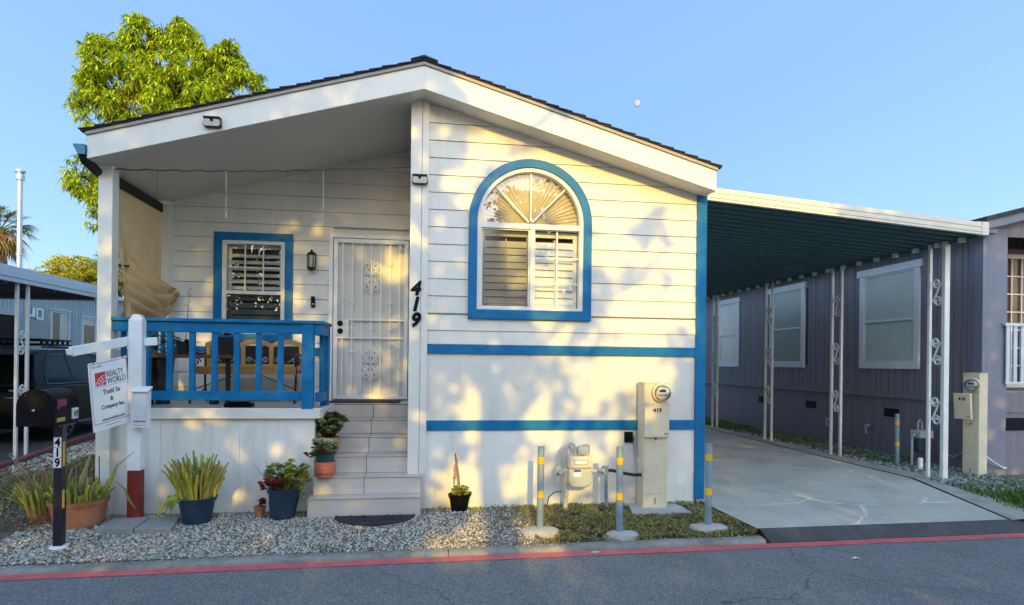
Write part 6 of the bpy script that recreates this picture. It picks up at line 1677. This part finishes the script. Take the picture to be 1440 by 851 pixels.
# coverage of the crowns as their shade falls on the house front: columns from X=-12 step .5, rows from Z=6 down step .5
def cover(X, Z):
    """how much of the sun the street trees keep from the point (X, 6.7, Z)"""
    def sm(a, b_, v): t = max(0, min(1, (v - a) / (b_ - a))); return t * t * (3 - 2 * t)
    if X < -3.6: 
        return .97 if Z < 5.6 + .6 * noise.noise((X * .6, 0, 3)) else 0
    if X < -.1:
        top = 5.4
        p = .72
        if 2.0 < Z < 3.6 and -3.3 < X < -.2: p = .60
        if 1.0 < Z < 2.0: p = .66
        if Z < .9: p = .74
        if X < -2.9 and Z > 2.8: p = .85
        if X < -2.85 and Z < 1.3: p = .9
        return p if Z < top else 0
    if X < 3.15:
        if Z > 3.3:
            return .72 - .52 * sm(.0, .55, X + .08 * (Z - 3.3))
        if Z > 1.75:
            e = .55 + .55 * (3.3 - Z) / 1.5
            return .74 - .50 * sm(e - .25, e + .45, X)
        if Z > .9:
            p = .42
            if X < .12: p = .72
            elif .55 < X < 1.0: p = .68
            elif X > 1.0: p = .33
        else:
            p = .28
            if X < .12: p = .7
            elif .62 < X < .92: p = .55
        if X > 2.02 and Z < .45 + (X - 2.02) * 1.22: p = .99
        if Z < -.1: p = .95 if not (.0 < X < 1.35 and Z > -.7) else .25
        return p
    if Z > 3.0:
        if X < 4.3: return .06 if Z < 4 else 0
        if X < 7.2: return (.15 + .28 * (X - 4.3)) if Z < 4.0 else 0
        return .97 if Z < 5.4 else 0
    return .99
rnd = random.Random(99)
groups = [(-8.5, 'left'), ]
CR = {}
tags_ = ['broad street tree across the road, left of the camera', 'broad street tree across the road, straight behind the camera', 'broad street tree across the road, right of the camera']
cent = (-6.5, 0.2, 7.0)
crowns = [MB(), MB(), MB()]
need = 0
k = 0
while k < 95000:
    k += 1
    X = rnd.uniform(-12, 10.5); Z = rnd.uniform(-2.2, 6.2)
    p = cover(X, Z)
    if p <= 0: continue
    nz = .5 + .5 * (.62 * noise.noise((X * 2.6, Z * 2.3, 11)) + .55 * noise.noise((X * 6.5, Z * 6.0, 4))) * 1.7
    if nz > p: continue
    if rnd.random() > (.7 if -4 < X < 3.6 else .62): continue
    Y = rnd.uniform(-8.6, -6.2)
    s = (6.7 - Y) / SUN.y
    x, z = X - SUN.x * s, Z - SUN.z * s
    i = 0 if X < -3 else 1 if X < 3.4 else 2
    a = rnd.uniform(0, 2 * PI); e = rnd.uniform(-.9, .9)
    d = Vector((math.cos(a) * math.cos(e), .35 * math.sin(a) * math.cos(e), math.sin(e)))
    leaf(crowns[i], Vector((x, Y, z)), d, rnd.uniform(.16, .26), rnd.uniform(.08, .13), .4, rnd.randrange(3), Vector((0, 1, 0)))
for i in range(3):
    t = thing('street_tree', (cent[i], -7, 0), tags_[i], 'tree', 'street trees across the road')
    b = MB(); rn = random.Random(i)
    if i == 1:
        sx_ = lambda X, Z: (X - SUN.x * 13.7 / SUN.y, -7, Z - SUN.z * 13.7 / SUN.y)     # where a branch stands whose shade falls at X, Z on the front wall
        P0 = sx_(.74, -.2); tr = limb(b, (P0[0] + .1, -7, 0), P0, .22, .16, rn, .05); tr2 = limb(b, tr[-1], sx_(.62, 1.4), .15, .10, rn, .05); tr3 = limb(b, tr2[-1], sx_(.35, 3.2), .10, .04, rn, .1)
        for src, q, r_ in ((tr2[3], (2.0, 2.2), .05), (tr2[-1], (2.7, 2.9), .045), (tr3[3], (-2.2, 3.4), .06), (tr3[-1], (-1.2, 4.6), .05), (tr3[-1], (1.3, 4.3), .035), (tr[-1], (1.9, 1.0), .04), (tr[4], (-1.6, 1.8), .05)):
            Q = sx_(*q); l1 = limb(b, src, Q, r_, .012, rn, .15)
            for m_ in range(11): limb(b, l1[2 + m_ % 4], Vector(Q) + Vector((rn.uniform(-.8, .8), rn.uniform(-.3, .3), rn.uniform(-.3, .9))), .016, .005, rn, .08, 4)
    else:
        tr = limb(b, (cent[i], -7, 0), (cent[i], -7, 5), .2, .14, rn, .06)
        for m_ in range(8): limb(b, tr[-1], (cent[i] + rn.uniform(-3, 3), -7 + rn.uniform(-1, 1), 5 + rn.uniform(0, 4)), .06, .015, rn, .2)
    b.build('trunk', M['bark'], t, smooth=60)
    crowns[i].build('crown', shade_leaf, t)
b = MB()
# litter on the road
b.add([(1.44, 5.30, -.093), (1.50, 5.33, -.085), (1.56, 5.32, -.09), (1.50, 5.28, -.092)], [(0, 1, 2, 3)]); tag(b.build('fallen_leaf', mat('pale_red_leaf', (.6, .42, .36), .7)), 'pale curled leaf lying on the red road line below the left bollard', 'leaf')
b = MB(); b.add([(3.70, 4.9, -.094), (3.74, 4.88, -.075), (3.79, 4.89, -.09), (3.75, 4.92, -.08)], [(0, 1, 2, 3)]); tag(b.build('paper_scrap', M['signwhite']), 'small white scrap of paper on the asphalt in front of the driveway', 'paper')
